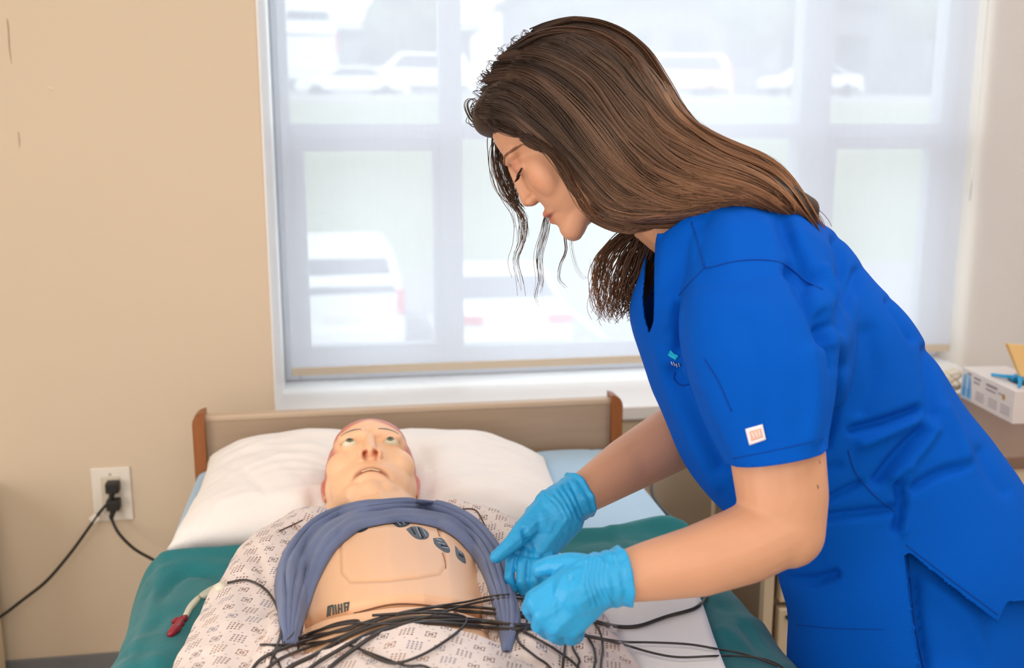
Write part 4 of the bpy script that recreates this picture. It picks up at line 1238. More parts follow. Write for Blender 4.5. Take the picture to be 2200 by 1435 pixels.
# ---- scrub top
LAT = (FW * .98 + RT * .1).normalized()
keys = [  # front px, back px, depth, lateral half
    (1392, 500, 1500, 395, 1.41, .070),
    (1388, 560, 1590, 418, 1.41, .105),
    (1352, 672, 1765, 488, 1.42, .150),
    (1384, 790, 1858, 590, 1.43, .165),
    (1424, 890, 1938, 678, 1.43, .165),
    (1466, 990, 1998, 775, 1.43, .160),
    (1540, 1080, 2050, 862, 1.43, .158),
    (1600, 1130, 2120, 945, 1.43, .160),
    (1660, 1195, 2180, 1030, 1.43, .165),
    (1676, 1260, 2222, 1130, 1.43, .175),
    (1696, 1335, 2250, 1260, 1.43, .180),
    (1694, 1440, 2262, 1400, 1.43, .180),
    (1700, 1500, 2262, 1480, 1.43, .178)]
def top_b(bm):
    R = []
    for k in catmull(keys, 46):
        A = P(k[0], k[1], k[4]); B = P(k[2], k[3], k[4])
        R.append(sring(A, B, LAT, k[5], 48, .88))
    add_loft(bm, R)
    # near sleeve (hangs from the shoulder)
    sk = [(1535, 575, 1700, 545, 1.30, .05), (1470, 640, 1775, 640, 1.245, .085), (1462, 740, 1795, 735, 1.215, .088), (1492, 840, 1792, 830, 1.20, .085), (1530, 930, 1782, 895, 1.19, .078), (1561, 998, 1770, 955, 1.18, .072), (1585, 1050, 1768, 1010, 1.175, .070)]
    R = []
    for k in catmull(sk, 26):
        R.append(sring(P(k[0], k[1], k[4]), P(k[2], k[3], k[4]), FW, k[5], 40, .9))
    add_loft(bm, R)
    chain(bm, [(P(1560, 530, 1.38), .075), (P(1600, 590, 1.30), .080), (P(1610, 700, 1.25), .085)])
    chain(bm, [(P(1650, 550, 1.38), .085), (P(1665, 610, 1.305), .085), (P(1680, 720, 1.26), .085)])
    chain(bm, [(P(1720, 620, 1.38), .080), (P(1715, 700, 1.32), .080), (P(1705, 800, 1.27), .070)])
    # far sleeve, mostly hidden
    chain(bm, [(P(1560, 600, 1.52), .075), (P(1530, 760, 1.60), .07), (P(1520, 850, 1.60), .072)])
top_me = blob('scrub_top', top_b, .0042, 14)
S2 = lambda x, y: (1700 + x * .582, 600 + y * .582)
S3 = lambda x, y: (1340 + x * .3624, 380 + y * .3624)
fl = [
    ([(1464, 655), (1462, 700), (1452, 752)], 11, -.016),
    ([(1440, 640), (1430, 700)], 10, .004),
    ([(1452, 790), (1440, 812), (1462, 830)], 8, -.007),
    ([S3(940, 270), S3(1010, 430), S3(1100, 600)], 16, -.014), ([S3(1000, 560), S3(1120, 760), S3(1200, 950)], 17, -.018),
    ([S3(1260, 380), S3(1300, 520), S3(1290, 700), S3(1250, 860)], 13, -.012), ([S3(1180, 560), S3(1260, 780), S3(1255, 980)], 12, .010),
    ([S3(1390, 560), S3(1330, 760), S3(1290, 900)], 12, -.010),
    ([(1790, 700), (1797, 800), (1790, 890), (1772, 960)], 9, -.012),
    ([(1500, 850), (1535, 930), (1563, 1000)], 9, -.012), ([(1462, 760), (1480, 820), (1502, 870)], 8, -.006),
    ([(1410, 760), (1440, 850), (1490, 950), (1540, 1040)], 16, .008), ([(1440, 800), (1490, 890), (1545, 1000)], 14, -.012),
    ([S2(225, 555), S2(350, 520), S2(460, 480)], 9, -.014), ([S2(260, 610), S2(350, 570), S2(440, 530)], 12, .009),
    ([S2(320, 740), S2(400, 640), S2(480, 560)], 12, -.014), ([S2(380, 730), S2(470, 640), S2(520, 560)], 12, .008),
    ([S2(450, 770), S2(560, 710), S2(650, 690)], 11, -.010), ([S2(125, 820), S2(250, 755)], 8, -.010),
    ([S2(125, 880), S2(250, 865), S2(380, 850)], 10, -.012), ([S2(400, 760), S2(410, 840), S2(390, 920)], 10, -.014),
    ([S2(0, 1110), S2(80, 1112), S2(160, 1090)], 10, -.014), ([S2(500, 260), S2(515, 380), S2(520, 490)], 12, -.012),
    ([S2(360, 80), S2(400, 150), S2(440, 220)], 9, -.010), ([S2(440, 700), S2(430, 820), S2(415, 930)], 9, .006),
    ([S2(560, 480), S2(620, 600), S2(650, 690)], 14, .007), ([S2(700, 640), S2(740, 720), S2(790, 780)], 16, -.007), ([S2(280, 200), S2(300, 350), S2(260, 480)], 22, -.007),
    ([S2(130, 120), S2(150, 220), S2(160, 320)], 10, -.010),
    ([(1600, 700), (1640, 850), (1650, 960)], 26, -.004), ([(1745, 760), (1750, 860), (1740, 940)], 18, .006),
    ([(1520, 470), (1490, 560), (1440, 640)], 14, -.004), ([(1430, 520), (1420, 620)], 12, .004), ([(1700, 1040), (1800, 1000)], 10, -.006)]
folds(top_me, fl, wr=.0040, wscale=5.5, stretch=(1, 1, 1), seed=4.2)
# cut openings: neck, sleeve hems
bm = bmesh.new(); bm.from_mesh(top_me)
def cut(bm, p, n, center=None, rad=None, dmax=None):
    p, n = Vector(p), Vector(n).normalized()
    ok = lambda f: (center is None or (f.calc_center_median() - center).length < rad) and (dmax is None or (f.calc_center_median() - CAM).dot(FW) < dmax)
    fs = [f for f in bm.faces if ok(f)]
    g = set(fs)
    for f in fs:
        g.update(f.edges); g.update(f.verts)
    bmesh.ops.bisect_plane(bm, geom=list(g), plane_co=p, plane_no=n, dist=1e-6)
    kill = [f for f in bm.faces if (f.calc_center_median() - p).dot(n) > 0 and ok(f)]
    bmesh.ops.delete(bm, geom=kill, context='FACES')
# near sleeve hem plane
ha, hb_ = P(1561, 998, 1.18), P(1770, 955, 1.18)
hn = (ha - hb_).cross(FW).normalized()
if hn.z > 0: hn = -hn
cut(bm, ha, hn, (ha + hb_) / 2 + hn * .02, .135, 1.262)
# neck opening
na, nb = P(1398, 520, 1.41), P(1545, 412, 1.41)
nn = (nb - na).cross(FW).normalized()
if nn.dot(P(1300, 380, 1.4) - na) < 0: nn = -nn
cut(bm, na, nn, (na + nb) / 2 + nn * .03, .16)
# far sleeve hem
cut(bm, P(1520, 850, 1.62), (0, 0, -1), P(1520, 880, 1.63), .09)
bm.to_mesh(top_me); bm.free()
def carve(me, poly, near_only=True, dmax=9.0):
    """remove the cloth inside a region and snap the rim to its outline"""
    co = cos(me); no = normals(me); px, py, d = project(co)
    n = len(poly); inside = np.zeros(len(co), bool)
    for i in range(n):
        (x0, y0), (x1, y1) = poly[i], poly[(i + 1) % n]
        c = ((y0 > py) != (y1 > py)) & (px < (x1 - x0) * (py - y0) / (y1 - y0 + 1e-9) + x0)
        inside ^= c
    if near_only: inside &= ((no @ nFW) < .15) & (d < dmax)
    bm = bmesh.new(); bm.from_mesh(me); bm.verts.ensure_lookup_table()
    kill = [f for f in bm.faces if all(inside[v.index] for v in f.verts)]
    touched = set(v.index for f in kill for v in f.verts)
    bmesh.ops.delete(bm, geom=kill, context='FACES')
    bm.verts.index_update()
    outl = [tuple(p) for p in poly] + [poly[0]]
    for v in bm.verts:
        if v.is_boundary:
            q = v.co - CAM; dd = q.dot(FW)
            x = 1100 + FPX * q.dot(RT) / dd; y = 717.5 - FPX * q.dot(UP) / dd
            best = None
            for (x0, y0), (x1, y1) in zip(outl, outl[1:]):
                dx, dy = x1 - x0, y1 - y0
                t = max(0, min(1, ((x - x0) * dx + (y - y0) * dy) / (dx * dx + dy * dy + 1e-9)))
                e = math.hypot(x - x0 - t * dx, y - y0 - t * dy)
                if best is None or e < best[0]: best = (e, x0 + t * dx, y0 + t * dy)
            if best[0] < 12: v.co = P(best[1], best[2], dd)
    bm.to_mesh(me); bm.free()
# V neck
carve(top_me, [(1425, 440), (1408, 520), (1406, 560), (1405, 640), (1404, 690), (1393, 722), (1380, 680), (1377, 640), (1386, 540), (1370, 500), (1370, 440)], True, 1.46)
# hem flap: the trousers show below it
flap = [(1941, 1176), (2145, 1337), (2165, 1292), (2330, 1285), (2330, 1560), (1985, 1560), (1972, 1430), (1960, 1340), (1948, 1250)]
carve(top_me, flap, True, 1.46)
bm = bmesh.new(); bm.from_mesh(top_me)
cut(bm, (0, 0, .70), (0, 0, -1))
bm.to_mesh(top_me); bm.free()
top_me.polygons.foreach_set('use_smooth', [True] * len(top_me.polygons))
top = obj('scrub_top', top_me, M_scrub, person)
so = top.modifiers.new('s', 'SOLIDIFY'); so.thickness = .0028; so.offset = -1
tc_ = Caster([top_me])
def seam(pts, r=.0009, lift=.0004, m=M_seam, name='seam', n=60):
    L = drape(tc_, pts, n, nlift=lift, smooth=2)
    # drop jumps
    return obj(name, tubes(name, [L], [r], 6), m, top)
seam([S3(470, 520), S3(500, 540), S3(640, 505), S3(780, 492), S3(920, 505), S3(1010, 560), S3(1080, 620), S3(1180, 670)])
seam([S3(400, 270), S3(440, 390), S3(480, 525)], n=30)
seam([S3(480, 540), S3(400, 620), S3(330, 700)], n=30)
seam([S2(210, 630), S2(235, 710), S2(300, 790), S2(380, 858)], n=40)
seam([S3(480, 1080), S3(560, 1210), S3(640, 1390)], r=.0008, n=30)
seam([(1450, 800), (1448, 815), (1462, 828), (1480, 826)], r=.0009, n=24)
seam([(1576, 985), (1670, 966), (1768, 943)], r=.0006, n=30)
seam([(1946, 1170), (2040, 1243), (2143, 1320)], r=.0007, n=40)
seam([(1712, 1342), (1800, 1350), (1900, 1352)], r=.0006, n=40)
seam([(1412, 470), (1398, 560), (1399, 690)][::1], r=.0012, lift=.0004, n=40)
# square care patch on the sleeve
def decal(name, poly, m, parent, caster, lift, th=.0012, nsub=6):
    (a, b, c, d) = [np.array(p, float) for p in poly]
    V = []
    for j in range(nsub + 1):
        for i in range(nsub + 1):
            u, v = i / nsub, j / nsub
            # rounded corners
            q = (a * (1 - u) + b * u) * (1 - v) + (d * (1 - u) + c * u) * v
            V.append(caster.hit(q[0], q[1], 1.2, 0, lift))
    F = [(j * (nsub + 1) + i, j * (nsub + 1) + i + 1, (j + 1) * (nsub + 1) + i + 1, (j + 1) * (nsub + 1) + i) for j in range(nsub) for i in range(nsub)]
    F = [f for k, f in enumerate(F)]
    o = obj(name, mesh_pd(name, V, F), m, parent)
    s = o.modifiers.new('s', 'SOLIDIFY'); s.thickness = th; s.offset = 0
    return o
pt = decal('sleeve_patch', [(1602, 921), (1638, 911), (1646, 944), (1611, 956)], M_logo, top, tc_, .0012)
pt['label'] = 'small white square patch with orange print'
decal('patch_print', [(1611, 926), (1634, 919), (1639, 939), (1615, 947)], M_logo2, pt, tc_, .0022, .0004)
seg = [((1616, 929), (1622, 940)), ((1622, 927), (1628, 938)), ((1630, 924), (1633, 936))]
for a, b in seg:
    obj('patch_letter', tubes('patch_letter', [drape(tc_, [a, b], 6, nlift=.0026, smooth=0)], [.0006], 5), M_logo, pt)
# teal mark above the chest pocket
L1 = drape(tc_, [(1438, 760), (1446, 766), (1455, 770)], 14, nlift=.0012); 
te = obj('chest_embroidery', tubes('chest_embroidery', [L1, drape(tc_, [(1440, 754), (1450, 764), (1458, 767)], 14, nlift=.0012)], [.0026, .002], 8), M_teal, top); te['label'] = 'small teal embroidery by the chest pocket'
obj('chest_lettering', tubes('chest_lettering', [drape(tc_, [(x, y), (x + 2, y + 7)], 5, nlift=.0012, smooth=0) for x, y in ((1443, 776), (1448, 777), (1453, 780), (1459, 779))], [.0006] * 4, 5), M_logo, top)

# ---- scrub trousers
def pants_b(bm):
    K = [(1700, 1150, 2150, 1040, 1.43, .135), (1715, 1250, 2205, 1170, 1.43, .150), (1722, 1340, 2232, 1290, 1.43, .160), (1722, 1450, 2240, 1440, 1.43, .158), (1735, 1520, 2225, 1520, 1.43, .15)]
    R = [sring(P(k[0], k[1], k[4]), P(k[2], k[3], k[4]), LAT, k[5], 40, .85) for k in catmull(K, 16)]
    add_loft(bm, R)
    for s in (-1, 1):
        hip = P(1960, 1420, 1.43) + LAT * (s * .085)
        knee = Vector((hip.x - .01, hip.y, .46)); ank = Vector((hip.x + .02, hip.y, .09))
        chain(bm, [(hip, (.13, .10, .09)), (knee, (.085, .08, .07)), (ank, (.075, .068, .03))])
pants_me = blob('scrub_trousers', pants_b, .006, 6)
folds(pants_me, [([(1960, 1250), (1970, 1350), (1985, 1435)], 12, -.010), ([(2000, 1260), (2080, 1330), (2120, 1430)], 20, .006)], wr=.005, wscale=5, seed=2)
pants = obj('scrub_trousers', pants_me, M_scrub, person)
pcast = Caster([pants_me])
obj('side_seam', tubes('side_seam', [drape(pcast, [(1950, 1190), (1958, 1280), (1966, 1350), (1985, 1435)], 40, nlift=.0006)], [.001], 6), M_seam, pants)
for s in (-1, 1):
    hip = P(1960, 1420, 1.43) + LAT * (s * .085)
    b0 = Vector((hip.x + .02, hip.y, 0))
    def sh(bm, b0=b0):
        chain(bm, [(b0 + Vector((.02, 0, .045)), (.045, .04, .042)), (b0 + Vector((-.08, 0, .036)), (.05, .045, .034)), (b0 + Vector((-.15, 0, .028)), (.045, .042, .026))])
        chain(bm, [(b0 + Vector((.01, 0, .05)), (.04, .036, .04)), (b0 + Vector((.0, 0, .09)), (.04, .036, .02))])
        add_box(bm, b0 + Vector((-.19, -.043, .001)), b0 + Vector((.062, .043, .018)), .006)
    obj('shoe', blob('shoe', sh, .004, 3), M_shoe, person)

# ---- gloves
def glove(name, build, voxel, cuff_rings, label, ridge=0.0):
    def b(bm):
        build(bm)
        add_loft(bm, cuff_rings)
    me = blob(name, b, voxel, 3)
    o = obj(name, me, M_glove, person)
    o['label'] = label
    return o, me
def cuff(A, axis, nodes, n=28, seed=0):
    """rings around points A + axis*t with radius r, frilled"""
    axis = axis.normalized(); e1 = axis.cross(Vector((0, 0, 1))).normalized(); e2 = axis.cross(e1)
    R = []
    for (t, r, fr) in nodes:
        ring_ = []
        for i in range(n):
            a = 2 * math.pi * i / n
            rr = r * (1 + fr * nz_(math.cos(a) * 2.2 + seed, math.sin(a) * 2.2, t * 30))
            ring_.append(A + axis * (t + fr * .02 * nz_(math.cos(a) * 1.5, math.sin(a) * 1.5 + seed, 5)) + e1 * rr * math.cos(a) + e2 * rr * math.sin(a))
        R.append(ring_)
    return R
# near hand (closed around the cables)
def near_hand(bm):
    p = lambda x, y, d: P(x, y, d)
    chain(bm, [(p(1300, 1246, 1.14), (.024, .024, .026)), (p(1262, 1256, 1.135), .0285), (p(1232, 1272, 1.132), .0300)])
    # palm as a broad slab from wrist to knuckles
    kn = [p(1150, 1290, 1.128), p(1166, 1318, 1.118), p(1192, 1342, 1.118), p(1226, 1350, 1.128)]
    wr_ = [p(1262, 1228, 1.138), p(1268, 1244, 1.130), p(1276, 1262, 1.130), p(1284, 1276, 1.138)]
    for i in range(4):
        chain(bm, [(wr_[i], .0195), (kn[i], .0125)])
        if i: merge_hull(bm, ell_pts(wr_[i], .019, None, ICO2) + ell_pts(kn[i], .0115, None, ICO2) + ell_pts(wr_[i - 1], .019, None, ICO2) + ell_pts(kn[i - 1], .0115, None, ICO2))
    tips = [[p(1137, 1306, 1.140), p(1152, 1330, 1.160), p(1176, 1322, 1.172)],
            [p(1158, 1342, 1.128), p(1176, 1358, 1.152), p(1196, 1340, 1.168)],
            [p(1190, 1362, 1.128), p(1206, 1371, 1.150), p(1220, 1350, 1.166)],
            [p(1226, 1369, 1.136), p(1238, 1366, 1.155), p(1244, 1344, 1.166)]]
    for k, t in zip(kn, tips):
        chain(bm, [(k, .0112), (t[0], .0096), (t[1], .0090), (t[2], .0082)])
    # thumb leaves the side of the palm
    chain(bm, [(p(1252, 1222, 1.142), .0175), (p(1214, 1212, 1.150), .0135), (p(1180, 1216, 1.156), .0112), (p(1160, 1222, 1.160), .0098)])
ax = (P(1340, 1238, 1.145) - P(1290, 1248, 1.14)).normalized()
cr = cuff(P(1275, 1250, 1.138), ax, [(-.012, .027, .02), (.0, .0295, .05), (.008, .0318, .08), (.014, .0305, .06), (.020, .0325, .08), (.026, .0310, .08), (.031, .0335, .12), (.036, .0345, .16), (.038, .0300, .10)], 36, 1.0)
g1, g1me = glove('glove', near_hand, .0015, cr, 'blue nitrile glove on the near hand gripping the wires')
# far hand (palm up side, fingers hanging down)
def far_hand(bm):
    p = lambda x, y, d: P(x, y, d)
    chain(bm, [(p(1225, 1078, 1.415), .027), (p(1198, 1096, 1.408), .030), (p(1172, 1122, 1.400), .033)])
    kn = [p(1122, 1166, 1.392), p(1140, 1176, 1.384), p(1160, 1184, 1.380), p(1180, 1180, 1.388)]
    wr_ = [p(1180, 1082, 1.405), p(1196, 1090, 1.395), p(1212, 1102, 1.392), p(1224, 1116, 1.402)]
    for i in range(1, 4):
        merge_hull(bm, ell_pts(wr_[i], .021, None, ICO2) + ell_pts(kn[i], .0135, None, ICO2) + ell_pts(wr_[i - 1], .021, None, ICO2) + ell_pts(kn[i - 1], .0135, None, ICO2))
    tips = [[p(1098, 1205, 1.372), p(1094, 1240, 1.362), p(1104, 1266, 1.366)],
            [p(1122, 1214, 1.362), p(1121, 1248, 1.352), p(1124, 1270, 1.358)],
            [p(1148, 1216, 1.360), p(1147, 1246, 1.350), p(1147, 1268, 1.356)],
            [p(1172, 1212, 1.366), p(1171, 1238, 1.358), p(1168, 1256, 1.362)]]
    for k, t in zip(kn, tips):
        chain(bm, [(k, .0115), (t[0], .0080), (t[1], .0074), (t[2], .0066)])
    chain(bm, [(p(1166, 1104, 1.396), .020), (p(1130, 1136, 1.378), .0165), (p(1102, 1166, 1.362), .0118), (p(1078, 1186, 1.354), .0098), (p(1066, 1196, 1.352), .0088)])
ax = (P(1270, 1050, 1.43) - P(1215, 1085, 1.41)).normalized()
cr = cuff(P(1205, 1090, 1.408), ax, [(-.012, .030, .02), (.0, .032, .04), (.010, .0325, .05), (.017, .0315, .05), (.024, .0330, .06), (.030, .0320, .06), (.034, .0345, .12), (.037, .0350, .16), (.039, .0310, .10)], 36, 4.0)
g2, g2me = glove('glove', far_hand, .0016, cr, 'blue nitrile glove on the far hand with fingers hanging down')
# creases in the nitrile near the wrist
folds(g1me, [([(1262 + i * 9, 1206 - i * 2), (1258 + i * 10, 1250), (1272 + i * 12, 1300)], 2.6, -.0016) for i in range(5)] + [([(1240, 1215), (1225, 1260), (1240, 1310)], 5, -.001), ([(1205, 1225), (1190, 1300), (1200, 1340)], 6, .0008)], wr=.0007, wscale=60)
folds(g2me, [([(1172 + i * 12, 1062 - i * 8), (1196 + i * 11, 1084 - i * 3), (1212 + i * 11, 1112)], 3, -.0014) for i in range(5)] + [([(1126, 1140), (1140, 1180)], 7, -.004), ([(1110, 1190), (1150, 1196), (1180, 1190)], 5, -.0015)], wr=.0007, wscale=60)

# ---- hair
def hair_base(bm):
    ell(bm, (0, -.030, .048), (.083, .098, .088), M_w)
    ell(bm, (0, .040, .088), (.064, .052, .034), M_w)
    for sx in (-1, 1):
        chain(bm, [((sx * .062, .012, .040), (.020, .034, .046)), ((sx * .066, -.018, -.018), (.017, .032, .040)), ((sx * .058, -.045, -.075), (.020, .030, .030))], M_w)
    p = lambda x, y, d: P(x, y, d)
    # sweep backwards over the shoulder
    chain(bm, [(p(1290, 200, 1.38), .070), (p(1370, 300, 1.37), .074), (p(1440, 368, 1.365), (.058, .072, .056))])
    chain(bm, [(p(1440, 368, 1.365), (.058, .072, .056)), (p(1540, 392, 1.355), (.045, .07, .034)), (p(1640, 418, 1.345), (.04, .06, .025)), (p(1710, 448, 1.34), (.028, .045, .022)), (p(1738, 480, 1.335), (.005, .01, .006))])
    chain(bm, [(p(1290, 330, 1.325), (.045, .035, .05)), (p(1350, 425, 1.335), (.045, .035, .036)), (p(1440, 445, 1.345), (.04, .04, .022)), (p(1540, 430, 1.345), (.04, .04, .020))])
hair_me = blob('hair', hair_base, .004, 5)
# keep the base out of the face
hcst = Caster([hair_me])
hairc = thing  # placeholder name kept local
base_col = np.tile(np.array(lin((58, 42, 32))), (len(hair_me.vertices), 1))
set_col(hair_me, base_col)
hair = obj('hair', hair_me, M_hair, person)
G = [
 [(1052,280),(1108,300),(1160,335),(1212,400),(1262,458),(1325,492),(1398,478),(1455,455)],
 [(1020,250),(1085,262),(1150,315),(1215,388),(1275,452),(1350,482),(1430,468),(1500,445)],
 [(1018,215),(1090,215),(1168,275),(1242,360),(1310,432),(1390,462),(1485,452),(1560,428)],
 [(1030,180),(1108,175),(1192,235),(1268,325),(1335,400),(1418,440),(1530,438),(1640,440)],
 [(1048,150),(1135,140),(1222,195),(1298,285),(1362,365),(1450,415),(1580,428),(1700,480)],
 [(1072,118),(1165,105),(1256,160),(1325,240),(1388,320),(1478,380),(1615,405),(1742,498)],
 [(1105,88),(1205,75),(1298,128),(1362,205),(1420,280),(1515,340),(1650,385),(1762,512)],
 [(1145,62),(1245,52),(1332,92),(1393,165),(1442,240),(1545,310),(1675,368),(1770,505)],
 [(1185,48),(1275,44),(1352,82),(1412,155),(1462,232),(1565,305),(1690,366),(1764,480)]]
GA = np.array([catmull(g, 30) for g in G])      # (9,30,2)
def ramp_col(t, s):
    dark = np.array(lin((68, 50, 40))); mid = np.array(lin((110, 84, 66))); cop = np.array(lin((150, 104, 70)))
    u = max(0, min(1, (t - .15) / .35)); c = dark * (1 - u) + mid * u
    w = max(0, min(1, (t - .45) / .45)) * (.35 + .65 * s)
    return c * (1 - w) + cop * w
lines, rad, cl_ = [], [], []
NCL = 150
for c in range(NCL):
    s0 = (c + random.random()) / NCL
    tone = random.uniform(.5, 1.28) * (1.15 if random.random() < .2 else 1)
    lift0 = random.uniform(.0, .009)
    ph, am = random.uniform(0, 6.28), random.uniform(2.5, 11)
    fq = random.uniform(1.2, 2.6)
    tend = random.uniform(.82, 1.0) if s0 > .3 else random.uniform(.85, 1.0)
    t0 = random.uniform(0, .10) if random.random() < .8 else random.uniform(.1, .35)
    spread = random.uniform(.008, .022)
    nst = 15
    for k in range(nst):
        s = min(1, max(0, s0 + random.gauss(0, spread)))
        x = s * 8; i = min(int(x), 7); f = x - i
        g = GA[i] * (1 - f) + GA[i + 1] * f
        n = 30
        tt = t0 + (tend - t0) * np.linspace(0, 1, n)
        gx = np.interp(tt * 29, np.arange(30), g[:, 0]); gy = np.interp(tt * 29, np.arange(30), g[:, 1])
        w = am * np.sin(ph + fq * 6.28 * tt) * np.clip(tt * 1.6, .1, 1)
        ox, oy = random.gauss(0, 1.6), random.gauss(0, 1.6)
        tip = np.clip((tt - .75) / .25, 0, 1) * random.gauss(0, 9)
        L = []; last = None
        jit = random.uniform(0, .004)
        for q in range(n):
            env = min(1, tt[q] * 2.2)
            X = gx[q] + ox + w[q] * .5 + tip[q] * .4; Y = gy[q] + oy + w[q] * .6 + tip[q]
            X += env * 16 * nz_(gx[q] / 70, gy[q] / 70, s * 6) + env * 4 * nz_(gx[q] / 22, gy[q] / 22, c * .7)
            Y += env * 22 * nz_(gx[q] / 75, gy[q] / 75, 7 + s * 6) + env * 5 * nz_(gx[q] / 20, gy[q] / 20, 9 + c * .7)
            h = hcst.hit(X, Y, None, 0, 0)
            if h is None:
                d = last if last else 1.375
                d = d * .8 + 1.37 * .2
                h = P(X, Y, d); last = d
            else:
                d = (h - CAM).dot(FW)
                if last is not None and abs(d - last) > .02: d = last + math.copysign(.02, d - last)
                last = d
                h = P(X, Y, d - lift0 - jit)
            L.append(np.array(h))
        L = np.array(L)
        for _ in range(4): L[1:-1] = L[1:-1] * .4 + (L[:-2] + L[2:]) * .3
        lines.append(L)
        rad.append(np.interp(np.linspace(0, 1, n), [0, .15, .8, 1], [.0006, .0010, .0008, .0003]) * random.uniform(.7, 1.25))
        tn = tone * random.uniform(.85, 1.15)
        cl_.append(np.array([ramp_col(t, s) * (1 + .55 * nz_(s * 14, t * 4, 2)) for t in tt]) * tn)
hs = obj('hair_strands', tubes('hair_strands', lines, rad, 3, cl_), M_hair, hair)
hs['label'] = 'fine strands turning from dark brown to copper at the ends'
# hanging bunch behind the chin, curls over the face, flyaways
lines, rad, cl_ = [], [], []
def lock(pts, d0, d1, n_st, spread, r=.0008, curl=3.0, dark=.0, tipspread=1.0, seed=None, cf=3.0):
    for k in range(n_st):
        off = np.array([random.gauss(0, spread), random.gauss(0, spread * .4)])
        n = 34
        pp = np.array(catmull(pts, n)); t = np.linspace(0, 1, n)
        ph = random.uniform(0, 6.28) if n_st > 12 else random.gauss(0, .6)
        cu = curl * random.uniform(.5, 1.3)
        x = pp[:, 0] + off[0] * (1 - .3 * t + tipspread * t * .6) + cu * np.sin(ph + cf * 6.28 * t) * t
        y = pp[:, 1] + off[1] + cu * .4 * np.cos(ph + cf * 6.28 * t) * t
        dz = random.gauss(0, spread / 1600)
        e = random.uniform(.78, 1.0)
        m = int(n * e)
        L = np.array([np.array(P(x[i], y[i], d0 + (d1 - d0) * t[i] + dz)) for i in range(m)])
        lines.append(L); rad.append(np.linspace(1, .35, m) * r * random.uniform(.7, 1.3))
        tone = random.uniform(.6, 1.3)
        c0 = np.array(lin((60, 44, 36))); c1 = np.array(lin((138, 92, 58)))
        cl_.append(np.array([(c0 * (1 - u * (1 - dark)) + c1 * u * (1 - dark)) for u in np.linspace(0, 1, m)]) * tone)
# bunch below the neck
lock([(1395, 492), (1372, 520), (1345, 560), (1330, 610), (1325, 660), (1318, 690)], 1.43, 1.43, 90, 15, .0010, 7, .35)
lock([(1400, 498), (1385, 540), (1368, 585), (1352, 630), (1340, 672)], 1.42, 1.425, 110, 13, .0011, 5, .7)
lock([(1370, 490), (1335, 510), (1300, 550), (1288, 600), (1290, 650), (1308, 700)], 1.41, 1.41, 60, 9, .0009, 6, .0)
lock([(1400, 500), (1398, 550), (1388, 600), (1365, 650), (1330, 690)], 1.43, 1.43, 60, 7, .0009, 4, .6)
lock([(1370, 500), (1310, 520), (1282, 560), (1276, 600), (1268, 548)], 1.40, 1.40, 6, 3, .0005, 4, .0)
# far side locks seen beyond the brow
lock([(1140, 215), (1095, 245), (1066, 285), (1064, 325), (1068, 365), (1085, 410), (1104, 440), (1124, 470), (1122, 520), (1108, 560), (1118, 610), (1122, 650)], 1.44, 1.47, 16, 6, .0008, 5, .5, .5, cf=1.5)
lock([(1150, 235), (1110, 280), (1085, 330), (1092, 370), (1100, 400), (1108, 430), (1120, 452)], 1.44, 1.46, 60, 7, .0009, 4, .8, .3)
lock([(1140, 225), (1100, 265), (1068, 320), (1072, 380), (1088, 420), (1112, 448), (1126, 490), (1120, 540)], 1.44, 1.47, 20, 5, .0006, 5, .4)
lock([(1270, 300), (1235, 370), (1195, 430), (1178, 470), (1172, 500), (1160, 550), (1164, 600), (1158, 640), (1180, 665)], 1.45, 1.46, 14, 4, .0007, 4, .5, .6, cf=1.5)
lock([(1300, 340), (1260, 410), (1222, 460), (1212, 500), (1216, 540), (1204, 570), (1200, 600), (1218, 622)], 1.45, 1.46, 9, 3, .0006, 4, .5, .8, cf=1.2)
lock([(1310, 370), (1270, 440), (1236, 490), (1228, 518), (1232, 545), (1244, 580), (1262, 598), (1268, 580)], 1.45, 1.46, 4, 2, .0004, 3, .5, cf=1)
# curly fringe at the front of the head
for k in range(46):
    a = random.uniform(0, 1)
    bx = np.interp(a, [0, .3, .6, 1], [1022, 1040, 1080, 1150]); by = np.interp(a, [0, .3, .6, 1], [262, 175, 112, 62])
    r_ = random.uniform(7, 17); c0 = random.uniform(0, 6.28)
    pts = [(bx + 16 + r_ * .2, by + 14)] + [(bx - 4 + r_ * math.cos(c0 + q) * (1 - q * .1), by + r_ * math.sin(c0 + q) * (1 - q * .1)) for q in (0, .8, 1.6, 2.4, 3.2, 4.0)]
    lock(pts, 1.385, 1.385, 2, 1.5, .0005, 1, .7)
lock([(1050, 285), (1020, 262), (1006, 240), (1004, 222), (1016, 212), (1030, 222), (1026, 240)], 1.385, 1.385, 8, 2, .0006, 1.5, .6, cf=1)
lock([(1060, 275), (1035, 262), (1018, 248), (1016, 232), (1030, 226)], 1.385, 1.385, 8, 2.5, .0006, 1.5, .6, cf=1)
# hairline tufts over the temple
lock([(1050, 255), (1068, 275), (1105, 288), (1135, 292), (1165, 318)], 1.335, 1.305, 40, 7, .0008, 2, .8)
lock([(1130, 290), (1165, 312), (1200, 352), (1235, 410), (1262, 452), (1290, 478)], 1.305, 1.30, 50, 7, .0008, 3, .4)
lock([(1150, 66), (1190, 50), (1245, 40), (1315, 56), (1378, 100), (1425, 168), (1470, 240), (1530, 300)], 1.37, 1.37, 110, 5, .0010, 4, .25, .6, cf=1)
lock([(1120, 100), (1165, 76), (1230, 66), (1300, 84), (1360, 130), (1410, 200)], 1.345, 1.315, 80, 9, .0010, 4, .35, .6, cf=1)
